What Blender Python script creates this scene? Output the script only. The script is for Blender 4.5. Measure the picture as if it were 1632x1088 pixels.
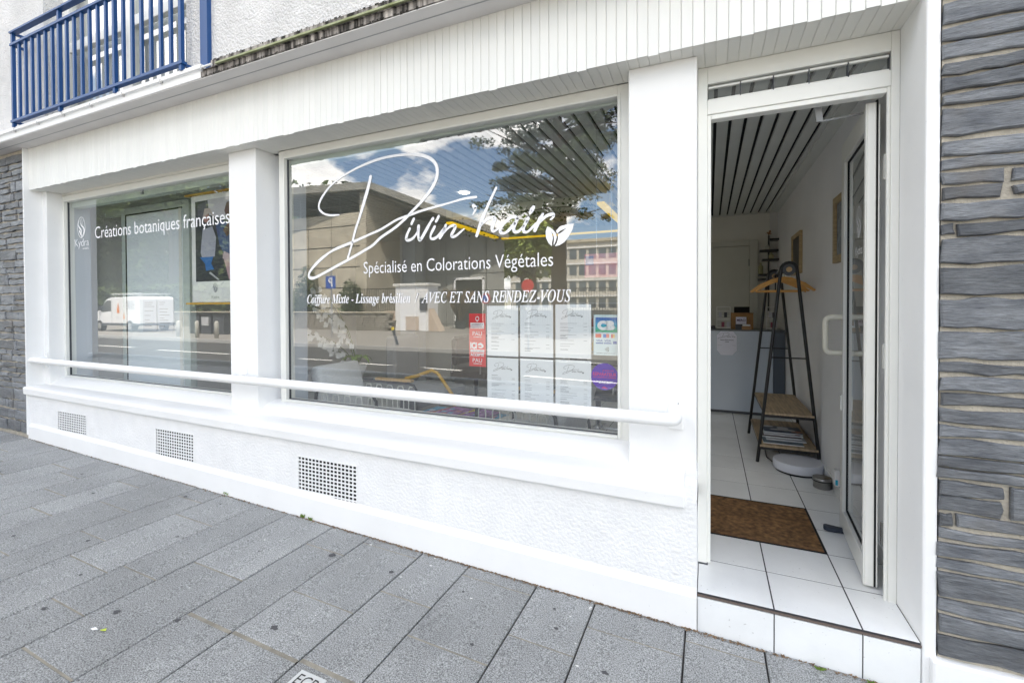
import bpy, math, random
from mathutils import Vector, Matrix
rnd = random.Random(7)
R = math.radians
for o in list(bpy.data.objects): bpy.data.objects.remove(o)
SC = bpy.context.scene
COL = SC.collection

# ---------------------------------------------------------------- camera
cam = bpy.data.cameras.new('camera'); camo = bpy.data.objects.new('camera', cam); COL.objects.link(camo)
SC.camera = camo
YAW, PITCH, ROLL = 0.411998, -0.0124875, -0.00377627
f_ = Vector((-math.sin(YAW)*math.cos(PITCH), math.cos(YAW)*math.cos(PITCH), math.sin(PITCH)))
r_ = Vector((math.cos(YAW), math.sin(YAW), 0)); u_ = r_.cross(f_)
r2 = r_*math.cos(ROLL)+u_*math.sin(ROLL); u2 = -r_*math.sin(ROLL)+u_*math.cos(ROLL)
m = Matrix(((r2.x,u2.x,-f_.x,0),(r2.y,u2.y,-f_.y,-2.13),(r2.z,u2.z,-f_.z,1.4237),(0,0,0,1)))
camo.matrix_world = m
cam.sensor_width = 36; cam.lens = 15.902; cam.shift_y = -0.0290
cam.clip_start = 0.05; cam.clip_end = 600

# ---------------------------------------------------------------- sky and sun
SUN_EL, SUN_AZ = R(60), R(24)
W = bpy.data.worlds.new('World'); SC.world = W; W.use_nodes = True
nt = W.node_tree; nt.nodes.clear()
def N(t, k, **a):
    n = t.nodes.new(k)
    for x, y in a.items(): setattr(n, x, y)
    return n
wo = N(nt,'ShaderNodeOutputWorld'); bg = N(nt,'ShaderNodeBackground'); bg.inputs[1].default_value = 0.12
sky = N(nt,'ShaderNodeTexSky', sky_type='NISHITA'); sky.sun_disc = False; sky.ozone_density = 3.0; sky.dust_density = 0.3; sky.air_density = 1.0
sky.sun_elevation = SUN_EL; sky.sun_rotation = SUN_AZ
tc = N(nt,'ShaderNodeTexCoord'); sx = N(nt,'ShaderNodeSeparateXYZ'); nt.links.new(tc.outputs['Generated'], sx.inputs[0])
mz = N(nt,'ShaderNodeMath', operation='MAXIMUM'); nt.links.new(sx.outputs[2], mz.inputs[0]); mz.inputs[1].default_value = 0.0
az = N(nt,'ShaderNodeMath', operation='ADD'); nt.links.new(mz.outputs[0], az.inputs[0]); az.inputs[1].default_value = 0.28
dx = N(nt,'ShaderNodeMath', operation='DIVIDE'); dy = N(nt,'ShaderNodeMath', operation='DIVIDE')
nt.links.new(sx.outputs[0], dx.inputs[0]); nt.links.new(az.outputs[0], dx.inputs[1])
nt.links.new(sx.outputs[1], dy.inputs[0]); nt.links.new(az.outputs[0], dy.inputs[1])
cx = N(nt,'ShaderNodeCombineXYZ'); nt.links.new(dx.outputs[0], cx.inputs[0]); nt.links.new(dy.outputs[0], cx.inputs[1])
cn = N(nt,'ShaderNodeTexNoise'); cn.inputs['Scale'].default_value = 2.1; cn.inputs['Detail'].default_value = 9; cn.inputs['Roughness'].default_value = 0.55
cmap = N(nt,'ShaderNodeMapping'); cmap.inputs[1].default_value = (3.9, 1.6, 0)
nt.links.new(cx.outputs[0], cmap.inputs[0]); nt.links.new(cmap.outputs[0], cn.inputs[0])
cr = N(nt,'ShaderNodeValToRGB'); cr.color_ramp.elements[0].position = 0.49; cr.color_ramp.elements[1].position = 0.545
nt.links.new(cn.outputs[0], cr.inputs[0])
c2 = N(nt,'ShaderNodeTexNoise'); c2.inputs['Scale'].default_value = 5; c2.inputs['Detail'].default_value = 6; nt.links.new(cmap.outputs[0], c2.inputs[0])
c2r = N(nt,'ShaderNodeValToRGB'); c2r.color_ramp.elements[0].color = (8.0,8.3,8.8,1); c2r.color_ramp.elements[1].color = (13,13,13,1)
c2r.color_ramp.elements[0].position = .35; c2r.color_ramp.elements[1].position = .6
nt.links.new(c2.outputs[0], c2r.inputs[0])
mx = N(nt,'ShaderNodeMix', data_type='RGBA')
nt.links.new(cr.outputs[0], mx.inputs[0]); nt.links.new(sky.outputs[0], mx.inputs[6]); nt.links.new(c2r.outputs[0], mx.inputs[7])
nt.links.new(mx.outputs[2], bg.inputs[0]); nt.links.new(bg.outputs[0], wo.inputs[0])
sl = bpy.data.lights.new('sun','SUN'); so = bpy.data.objects.new('sun', sl); COL.objects.link(so)
sl.energy = 4.0; sl.angle = R(0.53); sl.color = (1, .95, .87)
sd = Vector((math.sin(SUN_AZ)*math.cos(SUN_EL), math.cos(SUN_AZ)*math.cos(SUN_EL), math.sin(SUN_EL)))
so.rotation_euler = sd.to_track_quat('Z','Y').to_euler(); so.location = (0, 10, 20)
vs = SC.view_settings; vs.view_transform = 'Standard'; vs.look = 'None'; vs.exposure = 1.76; vs.gamma = 1; vs.use_curve_mapping = False
vs.use_white_balance = True; vs.white_balance_temperature = 7000; vs.white_balance_tint = 10
SC.render.engine = 'CYCLES'
cy = SC.cycles; cy.max_bounces = 10; cy.diffuse_bounces = 5; cy.glossy_bounces = 5; cy.transparent_max_bounces = 16; cy.transmission_bounces = 6
cy.caustics_reflective = False; cy.caustics_refractive = False
try: cy.use_denoising = True; cy.denoiser = 'OPENIMAGEDENOISE'
except Exception: pass

# ---------------------------------------------------------------- materials
MATS = {}
def mat(name, col, rough=.6, var=0, vscale=6, bump=0, bscale=60, metal=0, spec=None, col2=None, stretch=None, bdist=.01, objvar=0, detail=5, emit=0, coat=0, bdetail=4, big=0, bigs=2.5, specks=0, con=.2):
    if name in MATS: return MATS[name]
    M = bpy.data.materials.new(name); M.use_nodes = True; t = M.node_tree
    b = t.nodes['Principled BSDF']; b.inputs['Roughness'].default_value = rough; b.inputs['Metallic'].default_value = metal
    if spec is not None: b.inputs['Specular IOR Level'].default_value = spec
    if coat: b.inputs['Coat Weight'].default_value = coat; b.inputs['Coat Roughness'].default_value = .08
    c = (*col, 1); b.inputs['Base Color'].default_value = c
    tc = N(t,'ShaderNodeTexCoord'); mp = N(t,'ShaderNodeMapping'); t.links.new(tc.outputs['Object'], mp.inputs[0])
    if stretch: mp.inputs[3].default_value = stretch
    last = None
    if var or col2:
        n = N(t,'ShaderNodeTexNoise'); n.inputs['Scale'].default_value = vscale; n.inputs['Detail'].default_value = detail
        t.links.new(mp.outputs[0], n.inputs[0])
        mr = N(t,'ShaderNodeMapRange'); mr.inputs[1].default_value = .5-con; mr.inputs[2].default_value = .5+con
        t.links.new(n.outputs[0], mr.inputs[0])
        mi = N(t,'ShaderNodeMix', data_type='RGBA'); t.links.new(mr.outputs[0], mi.inputs[0])
        if col2 is None:
            mi.inputs[6].default_value = tuple(x*(1-var) for x in col)+(1,); mi.inputs[7].default_value = tuple(min(1,x*(1+var)) for x in col)+(1,)
        else:
            mi.inputs[6].default_value = c; mi.inputs[7].default_value = (*col2,1)
        last = mi.outputs[2]
    if big:
        n = N(t,'ShaderNodeTexNoise'); n.inputs['Scale'].default_value = bigs; n.inputs['Detail'].default_value = 7; n.inputs['Roughness'].default_value = .6
        t.links.new(tc.outputs['Object'], n.inputs[0]); mr = N(t,'ShaderNodeMapRange'); mr.inputs[1].default_value=.32; mr.inputs[2].default_value=.68; mr.inputs[3].default_value=1-big; mr.inputs[4].default_value=1+big*.6
        t.links.new(n.outputs[0], mr.inputs[0]); hs = N(t,'ShaderNodeHueSaturation'); t.links.new(mr.outputs[0], hs.inputs['Value'])
        if last: t.links.new(last, hs.inputs['Color'])
        else: hs.inputs['Color'].default_value = c
        last = hs.outputs[0]
    if specks:
        n = N(t,'ShaderNodeTexNoise'); n.inputs['Scale'].default_value = 70; n.inputs['Detail'].default_value = 2; t.links.new(tc.outputs['Object'], n.inputs[0])
        mr = N(t,'ShaderNodeMapRange'); mr.inputs[1].default_value=.70; mr.inputs[2].default_value=.76; mr.inputs[4].default_value=specks; t.links.new(n.outputs[0], mr.inputs[0])
        mi = N(t,'ShaderNodeMix', data_type='RGBA'); t.links.new(mr.outputs[0], mi.inputs[0]); mi.inputs[7].default_value=(.12,.10,.08,1)
        if last: t.links.new(last, mi.inputs[6])
        else: mi.inputs[6].default_value = c
        last = mi.outputs[2]
    if objvar:
        oi = N(t,'ShaderNodeObjectInfo'); hs = N(t,'ShaderNodeHueSaturation')
        mr = N(t,'ShaderNodeMapRange'); mr.inputs[3].default_value = 1-objvar; mr.inputs[4].default_value = 1+objvar
        t.links.new(oi.outputs['Random'], mr.inputs[0]); t.links.new(mr.outputs[0], hs.inputs['Value'])
        if last: t.links.new(last, hs.inputs['Color'])
        else: hs.inputs['Color'].default_value = c
        last = hs.outputs[0]
    if last: t.links.new(last, b.inputs['Base Color'])
    if bump:
        n = N(t,'ShaderNodeTexNoise'); n.inputs['Scale'].default_value = bscale; n.inputs['Detail'].default_value = bdetail
        t.links.new(mp.outputs[0], n.inputs[0])
        bp = N(t,'ShaderNodeBump'); bp.inputs['Strength'].default_value = bump; bp.inputs['Distance'].default_value = bdist
        t.links.new(n.outputs[0], bp.inputs['Height']); t.links.new(bp.outputs[0], b.inputs['Normal'])
    if emit: b.inputs['Emission Color'].default_value = c; b.inputs['Emission Strength'].default_value = emit
    MATS[name] = M; return M
def glassmat(name, f0, tint=(.95,.97,.96)):
    M = bpy.data.materials.new(name); M.use_nodes = True; t = M.node_tree; t.nodes.clear()
    o = N(t,'ShaderNodeOutputMaterial'); mi = N(t,'ShaderNodeMixShader'); tr = N(t,'ShaderNodeBsdfTransparent'); g = N(t,'ShaderNodeBsdfGlossy')
    tr.inputs[0].default_value = (*tint,1); g.inputs['Roughness'].default_value = 0.0; g.inputs[0].default_value = (.97,.98,1,1)
    lw = N(t,'ShaderNodeLayerWeight'); lw.inputs[0].default_value = .5
    p = N(t,'ShaderNodeMath', operation='POWER'); t.links.new(lw.outputs['Facing'], p.inputs[0]); p.inputs[1].default_value = 5.0
    mr = N(t,'ShaderNodeMapRange'); t.links.new(p.outputs[0], mr.inputs[0]); mr.inputs[3].default_value = f0; mr.inputs[4].default_value = 1
    t.links.new(mr.outputs[0], mi.inputs[0]); t.links.new(tr.outputs[0], mi.inputs[1]); t.links.new(g.outputs[0], mi.inputs[2])
    t.links.new(mi.outputs[0], o.inputs[0]); MATS[name] = M; return M

WHITE = mat('white_paint',(.82,.82,.815),.55,big=.03,bigs=1.8,specks=.10,var=.02,vscale=3,bump=.15,bscale=90,bdist=.002)
ROUGH = mat('white_roughcast',(.80,.80,.80),.8,big=.035,bigs=2,specks=.12,var=.03,vscale=9,bump=.5,bscale=62,bdist=.012,bdetail=3)
UPPER = mat('upper_roughcast',(.72,.71,.70),.9,var=.10,vscale=5,bump=1.0,bscale=75,bdist=.02)
CLAD = mat('cladding_white',(.78,.78,.75),.45,var=.03,vscale=2,bump=.1,bscale=30,bdist=.002,objvar=.025)
SOFF = mat('soffit_cream',(.74,.73,.68),.55,var=.04,vscale=4,objvar=.02)
FRAME = mat('frame_offwhite',(.78,.78,.74),.35,var=.02,vscale=4)
GREYG = mat('blind_green_grey',(.55,.61,.54),.5,var=.08,vscale=5)
GLASS = glassmat('window_glass', .195, (.88,.905,.90))
GLASSD = glassmat('door_glass', .05)
VINYL = mat('white_vinyl',(.86,.86,.88),.5)
PAVE = mat('granite_paving',(.075,.078,.078),.75,col2=(.44,.45,.45),vscale=215,detail=4,con=.18,bump=.6,bscale=240,bdist=.003,objvar=.11,big=.15,bigs=2.2,specks=.6)
JOINT = mat('joint_sand',(.045,.042,.04),.95,var=.5,vscale=4,bump=.6,bscale=200)
MORT = mat('joint_mortar',(.25,.23,.19),.95,var=.25,vscale=12,bump=.7,bscale=160,bdist=.004)
SLATE = mat('slate_stone',(.085,.092,.104),.5,col2=(.20,.21,.222),vscale=6,stretch=(1,1,3),bump=1,bscale=16,bdist=.010,objvar=.38,detail=10,bdetail=10)
t_=SLATE.node_tree; b__=t_.nodes['Principled BSDF']
_tc=N(t_,'ShaderNodeTexCoord'); _mp=N(t_,'ShaderNodeMapping'); _mp.inputs[3].default_value=(1.1,1,20); t_.links.new(_tc.outputs['Object'],_mp.inputs[0])
_n=N(t_,'ShaderNodeTexNoise'); _n.inputs['Scale'].default_value=22; _n.inputs['Detail'].default_value=12; _n.inputs['Roughness'].default_value=.7; _n.inputs['Distortion'].default_value=.6; t_.links.new(_mp.outputs[0],_n.inputs[0])
_r=N(t_,'ShaderNodeMapRange'); _r.inputs[1].default_value=.35; _r.inputs[2].default_value=.65; _r.inputs[3].default_value=.5; _r.inputs[4].default_value=1.45; t_.links.new(_n.outputs[0],_r.inputs[0])
_h=N(t_,'ShaderNodeHueSaturation'); t_.links.new(_r.outputs[0],_h.inputs['Value']); _l=b__.inputs['Base Color'].links[0].from_socket; t_.links.new(_l,_h.inputs['Color'])
_n2=N(t_,'ShaderNodeTexNoise'); _n2.inputs['Scale'].default_value=5; _n2.inputs['Detail'].default_value=6; t_.links.new(_tc.outputs['Object'],_n2.inputs[0])
_r2=N(t_,'ShaderNodeMapRange'); _r2.inputs[1].default_value=.55; _r2.inputs[2].default_value=.75; _r2.inputs[4].default_value=.45; t_.links.new(_n2.outputs[0],_r2.inputs[0])
_m=N(t_,'ShaderNodeMix',data_type='RGBA'); t_.links.new(_r2.outputs[0],_m.inputs[0]); t_.links.new(_h.outputs[0],_m.inputs[6]); _m.inputs[7].default_value=(.17,.15,.13,1); t_.links.new(_m.outputs[2],b__.inputs['Base Color'])
_b=N(t_,'ShaderNodeBump'); _b.inputs['Strength'].default_value=.8; _b.inputs['Distance'].default_value=.004; t_.links.new(_n.outputs[0],_b.inputs['Height'])
_old=b__.inputs['Normal'].links[0].from_socket; t_.links.new(_old,_b.inputs['Normal']); t_.links.new(_b.outputs[0],b__.inputs['Normal'])
SMORT = mat('slate_mortar',(.44,.40,.335),.95,var=.18,vscale=14,bump=1,bscale=110,bdist=.006)
TILE = mat('white_floor_tile',(.78,.79,.79),.22,var=.03,vscale=3,objvar=.02,big=.05,bigs=5,specks=.35)
GROUT = mat('dark_grout',(.05,.05,.055),.9,var=.3,vscale=30)
BLUE = mat('railing_blue',(.004,.058,.20),.45,var=.05,vscale=8)
BLACK = mat('black_metal',(.004,.004,.005),.4)
DARKGAP = mat('dark_gap',(.008,.008,.008),.9)
IWALL = mat('interior_wall',(.78,.78,.79),.75,var=.05,vscale=1.5,bump=.1,bscale=20)
BWALL = mat('rear_wall_beige',(.68,.67,.61),.75,var=.04,vscale=2)
ISTUB = mat('reveal_grey_blue',(.50,.54,.60),.7,var=.04,vscale=2)
SLAT = mat('ceiling_slat_paint',(.66,.68,.65),.5,var=.04,vscale=3,objvar=.04)
WOOD = mat('pale_oak',(.50,.33,.16),.5,var=.25,vscale=7,stretch=(1,1,12),bump=.2,bscale=40)
WOODG = mat('grey_oak_board',(.40,.30,.19),.55,var=.35,vscale=5,stretch=(10,1,1),bump=.2)
HANG = mat('hanger_wood',(.70,.36,.10),.4,var=.15,vscale=8)
COIR = mat('coir_mat',(.09,.045,.018),.95,col2=(.33,.17,.065),vscale=34,detail=14,big=.3,bigs=6,bump=1,bscale=260,bdist=.008)
CHROME = mat('chrome',(.75,.75,.76),.2,metal=1)
GREYM = mat('grey_plastic',(.30,.31,.32),.45)
DGREY = mat('dark_grey_plastic',(.06,.065,.075),.5)
FABRIC = mat('grey_fabric',(.66,.67,.68),.9,var=.15,vscale=120,bump=.4,bscale=300,bdist=.002)
FOL1 = mat('foliage_mid',(.035,.06,.018),.7,objvar=.1,col2=(.10,.14,.035),vscale=.8)
FOL2 = mat('foliage_pine',(.035,.06,.03),.75,col2=(.075,.10,.045),vscale=.9)
BARK = mat('pine_bark',(.075,.05,.04),.9,var=.4,vscale=10,stretch=(1,1,.3),bump=.8,bscale=14,bdist=.03)
CONC = mat('board_concrete',(.52,.47,.37),.85,var=.16,vscale=1.3,bump=.5,bscale=8,bdist=.02)
CONCG = mat('grey_panel',(.27,.27,.25),.8,var=.08,vscale=1)
ASPH = mat('asphalt',(.06,.058,.055),.9,var=.2,vscale=30,bump=.5,bscale=120)
ASPHL = mat('pavement_far',(.27,.25,.22),.9,var=.12,vscale=3,bump=.3,bscale=60)
LINE = mat('road_paint',(.75,.74,.70),.7,var=.08,vscale=10)

# ---------------------------------------------------------------- mesh helpers
class MB:
    def __init__(s): s.v=[]; s.f=[]; s.smooth=False
    def add(s, V, F):
        n=len(s.v); s.v += [tuple(p) for p in V]; s.f += [tuple(i+n for i in q) for q in F]; return s
    def box(s, x0,x1,y0,y1,z0,z1):
        return s.add([(x0,y0,z0),(x1,y0,z0),(x1,y1,z0),(x0,y1,z0),(x0,y0,z1),(x1,y0,z1),(x1,y1,z1),(x0,y1,z1)],
            [(0,3,2,1),(4,5,6,7),(0,1,5,4),(1,2,6,5),(2,3,7,6),(3,0,4,7)])
    def prism(s, pts, axis, a, b):
        """pts 2-D outline; axis 'x': pts=(y,z); 'y': pts=(x,z); 'z': pts=(x,y)"""
        n=len(pts)
        def P(p,t): return {'x':(t,p[0],p[1]),'y':(p[0],t,p[1]),'z':(p[0],p[1],t)}[axis]
        V=[P(p,a) for p in pts]+[P(p,b) for p in pts]
        F=[tuple(range(n))[::-1],tuple(range(n,2*n))]+[(i,(i+1)%n,n+(i+1)%n,n+i) for i in range(n)]
        return s.add(V,F)
    def poly(s, pts): return s.add(pts,[tuple(range(len(pts)))])
    def rect(s, x0,x1,z0,z1,y): return s.poly([(x0,y,z0),(x1,y,z0),(x1,y,z1),(x0,y,z1)])
    def disc(s, cx,cz,r,y,n=40,rz=None): return s.poly([(cx+r*math.cos(2*math.pi*i/n),y,cz+(rz or r)*math.sin(2*math.pi*i/n)) for i in range(n)])
    def tube(s, pts, r, n=10, closed=False):
        pts=[Vector(p) for p in pts]; k=len(pts); rings=[]; up=None
        rr = r if isinstance(r,(list,tuple)) else [r]*k
        for i,p in enumerate(pts):
            if closed: d=(pts[(i+1)%k]-pts[i-1])
            else: d=pts[min(i+1,k-1)]-pts[max(i-1,0)]
            d.normalize()
            if up is None: up = Vector((0,0,1)) if abs(d.z)<.9 else Vector((1,0,0))
            a=d.cross(up); a.normalize(); b=a.cross(d); up=b
            rings.append([p+(a*math.cos(2*math.pi*j/n)+b*math.sin(2*math.pi*j/n))*rr[i] for j in range(n)])
        V=[q for g in rings for q in g]; F=[]
        for i in range(k if closed else k-1):
            i2=(i+1)%k
            for j in range(n):
                j2=(j+1)%n; F.append((i*n+j,i*n+j2,i2*n+j2,i2*n+j))
        if not closed: F += [tuple(range(n)), tuple(range((k-1)*n,k*n))[::-1]]
        return s.add(V,F)
    def bar(s, p, q, w, h=None):
        """rectangular bar from p to q"""
        p=Vector(p); q=Vector(q); h=h or w; d=(q-p).normalized(); up=Vector((0,0,1)) if abs(d.z)<.95 else Vector((0,1,0))
        a=d.cross(up).normalized()*w/2; b=a.cross(d).normalized()*h/2
        return s.add([p-a-b,p+a-b,p+a+b,p-a+b,q-a-b,q+a-b,q+a+b,q-a+b],[(0,1,2,3),(7,6,5,4),(0,4,5,1),(1,5,6,2),(2,6,7,3),(3,7,4,0)])
    def lathe(s, prof, cx, cy, z0=0, n=32):
        V=[];F=[]
        for r,z in prof:
            V += [(cx+r*math.cos(2*math.pi*j/n),cy+r*math.sin(2*math.pi*j/n),z0+z) for j in range(n)]
        for i in range(len(prof)-1):
            for j in range(n):
                j2=(j+1)%n; F.append((i*n+j,i*n+j2,(i+1)*n+j2,(i+1)*n+j))
        F.append(tuple(range(n))[::-1]); F.append(tuple(range((len(prof)-1)*n,len(prof)*n)))
        return s.add(V,F)
    def stroke(s, pts, y, wmul=1.0):
        """flat brush stroke with round ends in the x-z plane"""
        P=[Vector((a[0],a[1])) for a in pts]; Wd=[a[2]/2*wmul for a in pts]
        Q=[];WQ=[]
        for i in range(len(P)-1):        # Catmull-Rom
            p0=P[max(i-1,0)];p1=P[i];p2=P[i+1];p3=P[min(i+2,len(P)-1)]
            for k in range(4):
                t=k/4; Q.append(.5*((2*p1)+(p2-p0)*t+(2*p0-5*p1+4*p2-p3)*t*t+(3*p1-p0-3*p2+p3)*t**3)); WQ.append(Wd[i]*(1-t)+Wd[i+1]*t)
        Q.append(P[-1]);WQ.append(Wd[-1])
        for i in range(len(Q)-1):
            d=Q[i+1]-Q[i]
            if d.length<1e-6: continue
            d.normalize(); nrm=Vector((-d.y,d.x)); a,b=Q[i],Q[i+1]
            yy = y - (i%2)*.00004
            s.poly([(a.x+nrm.x*WQ[i],yy,a.y+nrm.y*WQ[i]),(a.x-nrm.x*WQ[i],yy,a.y-nrm.y*WQ[i]),(b.x-nrm.x*WQ[i+1],yy,b.y-nrm.y*WQ[i+1]),(b.x+nrm.x*WQ[i+1],yy,b.y+nrm.y*WQ[i+1])])
            s.disc(b.x,b.y,WQ[i+1],y-.00008-(i%3)*.00002,12)
        s.disc(Q[0].x,Q[0].y,WQ[0],y-.00018,12)
        return s
def wloc(p):
    v=Vector((0,0,0))
    while p: v=v+p.location; p=p.parent
    return v
def obj(name, mb, m, parent=None, smooth=False, bevel=0, kind=None, label=None):
    L=wloc(parent); me=bpy.data.meshes.new(name); me.from_pydata([tuple(Vector(p)-L) for p in mb.v],[],mb.f); me.validate(); me.update()
    o=bpy.data.objects.new(name,me); COL.objects.link(o); me.materials.append(m); o.parent=parent
    if smooth:
        for p in me.polygons: p.use_smooth=True
    if bevel:
        b=o.modifiers.new('b','BEVEL'); b.width=bevel; b.segments=2; b.limit_method='ANGLE'
    if kind: o['kind']=kind
    if label: o['label']=label
    return o
def tag(o, label, cat, group=None):
    o['label']=label; o['category']=cat
    if group: o['group']=group
    return o
def thing(name, label, cat, loc=(0,0,0), group=None):
    o=bpy.data.objects.new(name,None); COL.objects.link(o); o.location=loc; o.empty_display_size=.1
    return tag(o,label,cat,group)
def part(name, parent, loc=None):
    o=bpy.data.objects.new(name,None); COL.objects.link(o); o.parent=parent
    if loc: o.location=Vector(loc)-wloc(parent)
    return o
def inst(name, me, parent, loc, scale=(1,1,1), rot=(0,0,0)):
    o=bpy.data.objects.new(name,me); COL.objects.link(o); o.parent=parent; o.location=Vector(loc)-wloc(parent); o.scale=scale; o.rotation_euler=rot; return o
def copytree(o, loc, label=None, group=None, rotz=None, parent=None):
    c=o.copy(); COL.objects.link(c); c.parent=parent
    if parent is None:
        c.location=loc
        if rotz is not None: c.rotation_euler.z=rotz
        if label: c['label']=label
        if group: c['group']=group
    for ch in list(o.children): copytree(ch,None,parent=c)
    return c
_fc={}
def textmb(s, x0, x1, z, cap, y, shear=0, bold=0):
    """lettering as flat faces: fitted between x0 and x1 with capital height cap"""
    def mk(t):
        c=bpy.data.curves.new('t','FONT'); c.body=t; c.size=1; c.shear=shear; c.offset=bold; c.resolution_u=3
        o=bpy.data.objects.new('t',c); COL.objects.link(o); dg=bpy.context.evaluated_depsgraph_get(); dg.update()
        me=bpy.data.meshes.new_from_object(o.evaluated_get(dg)); V=[tuple(v.co) for v in me.vertices]; F=[tuple(p.vertices) for p in me.polygons]
        bpy.data.objects.remove(o); bpy.data.curves.remove(c); bpy.data.meshes.remove(me); return V,F
    if 'H' not in _fc: _fc['H']=max(v[1] for v in mk('H')[0])
    V,F=mk(s); mb=MB()
    if not V: return mb
    a=min(v[0] for v in V); b=max(v[0] for v in V); k=(x1-x0)/(b-a); h=cap/_fc['H']
    mb.add([(x0+(v[0]-a)*k,y,z+v[1]*h) for v in V],F); return mb
def merge(*ms):
    r=MB()
    for q in ms: r.add(q.v,q.f)
    return r
def gz(x): return -0.027*max(-6.6,min(3.0,x))
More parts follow.
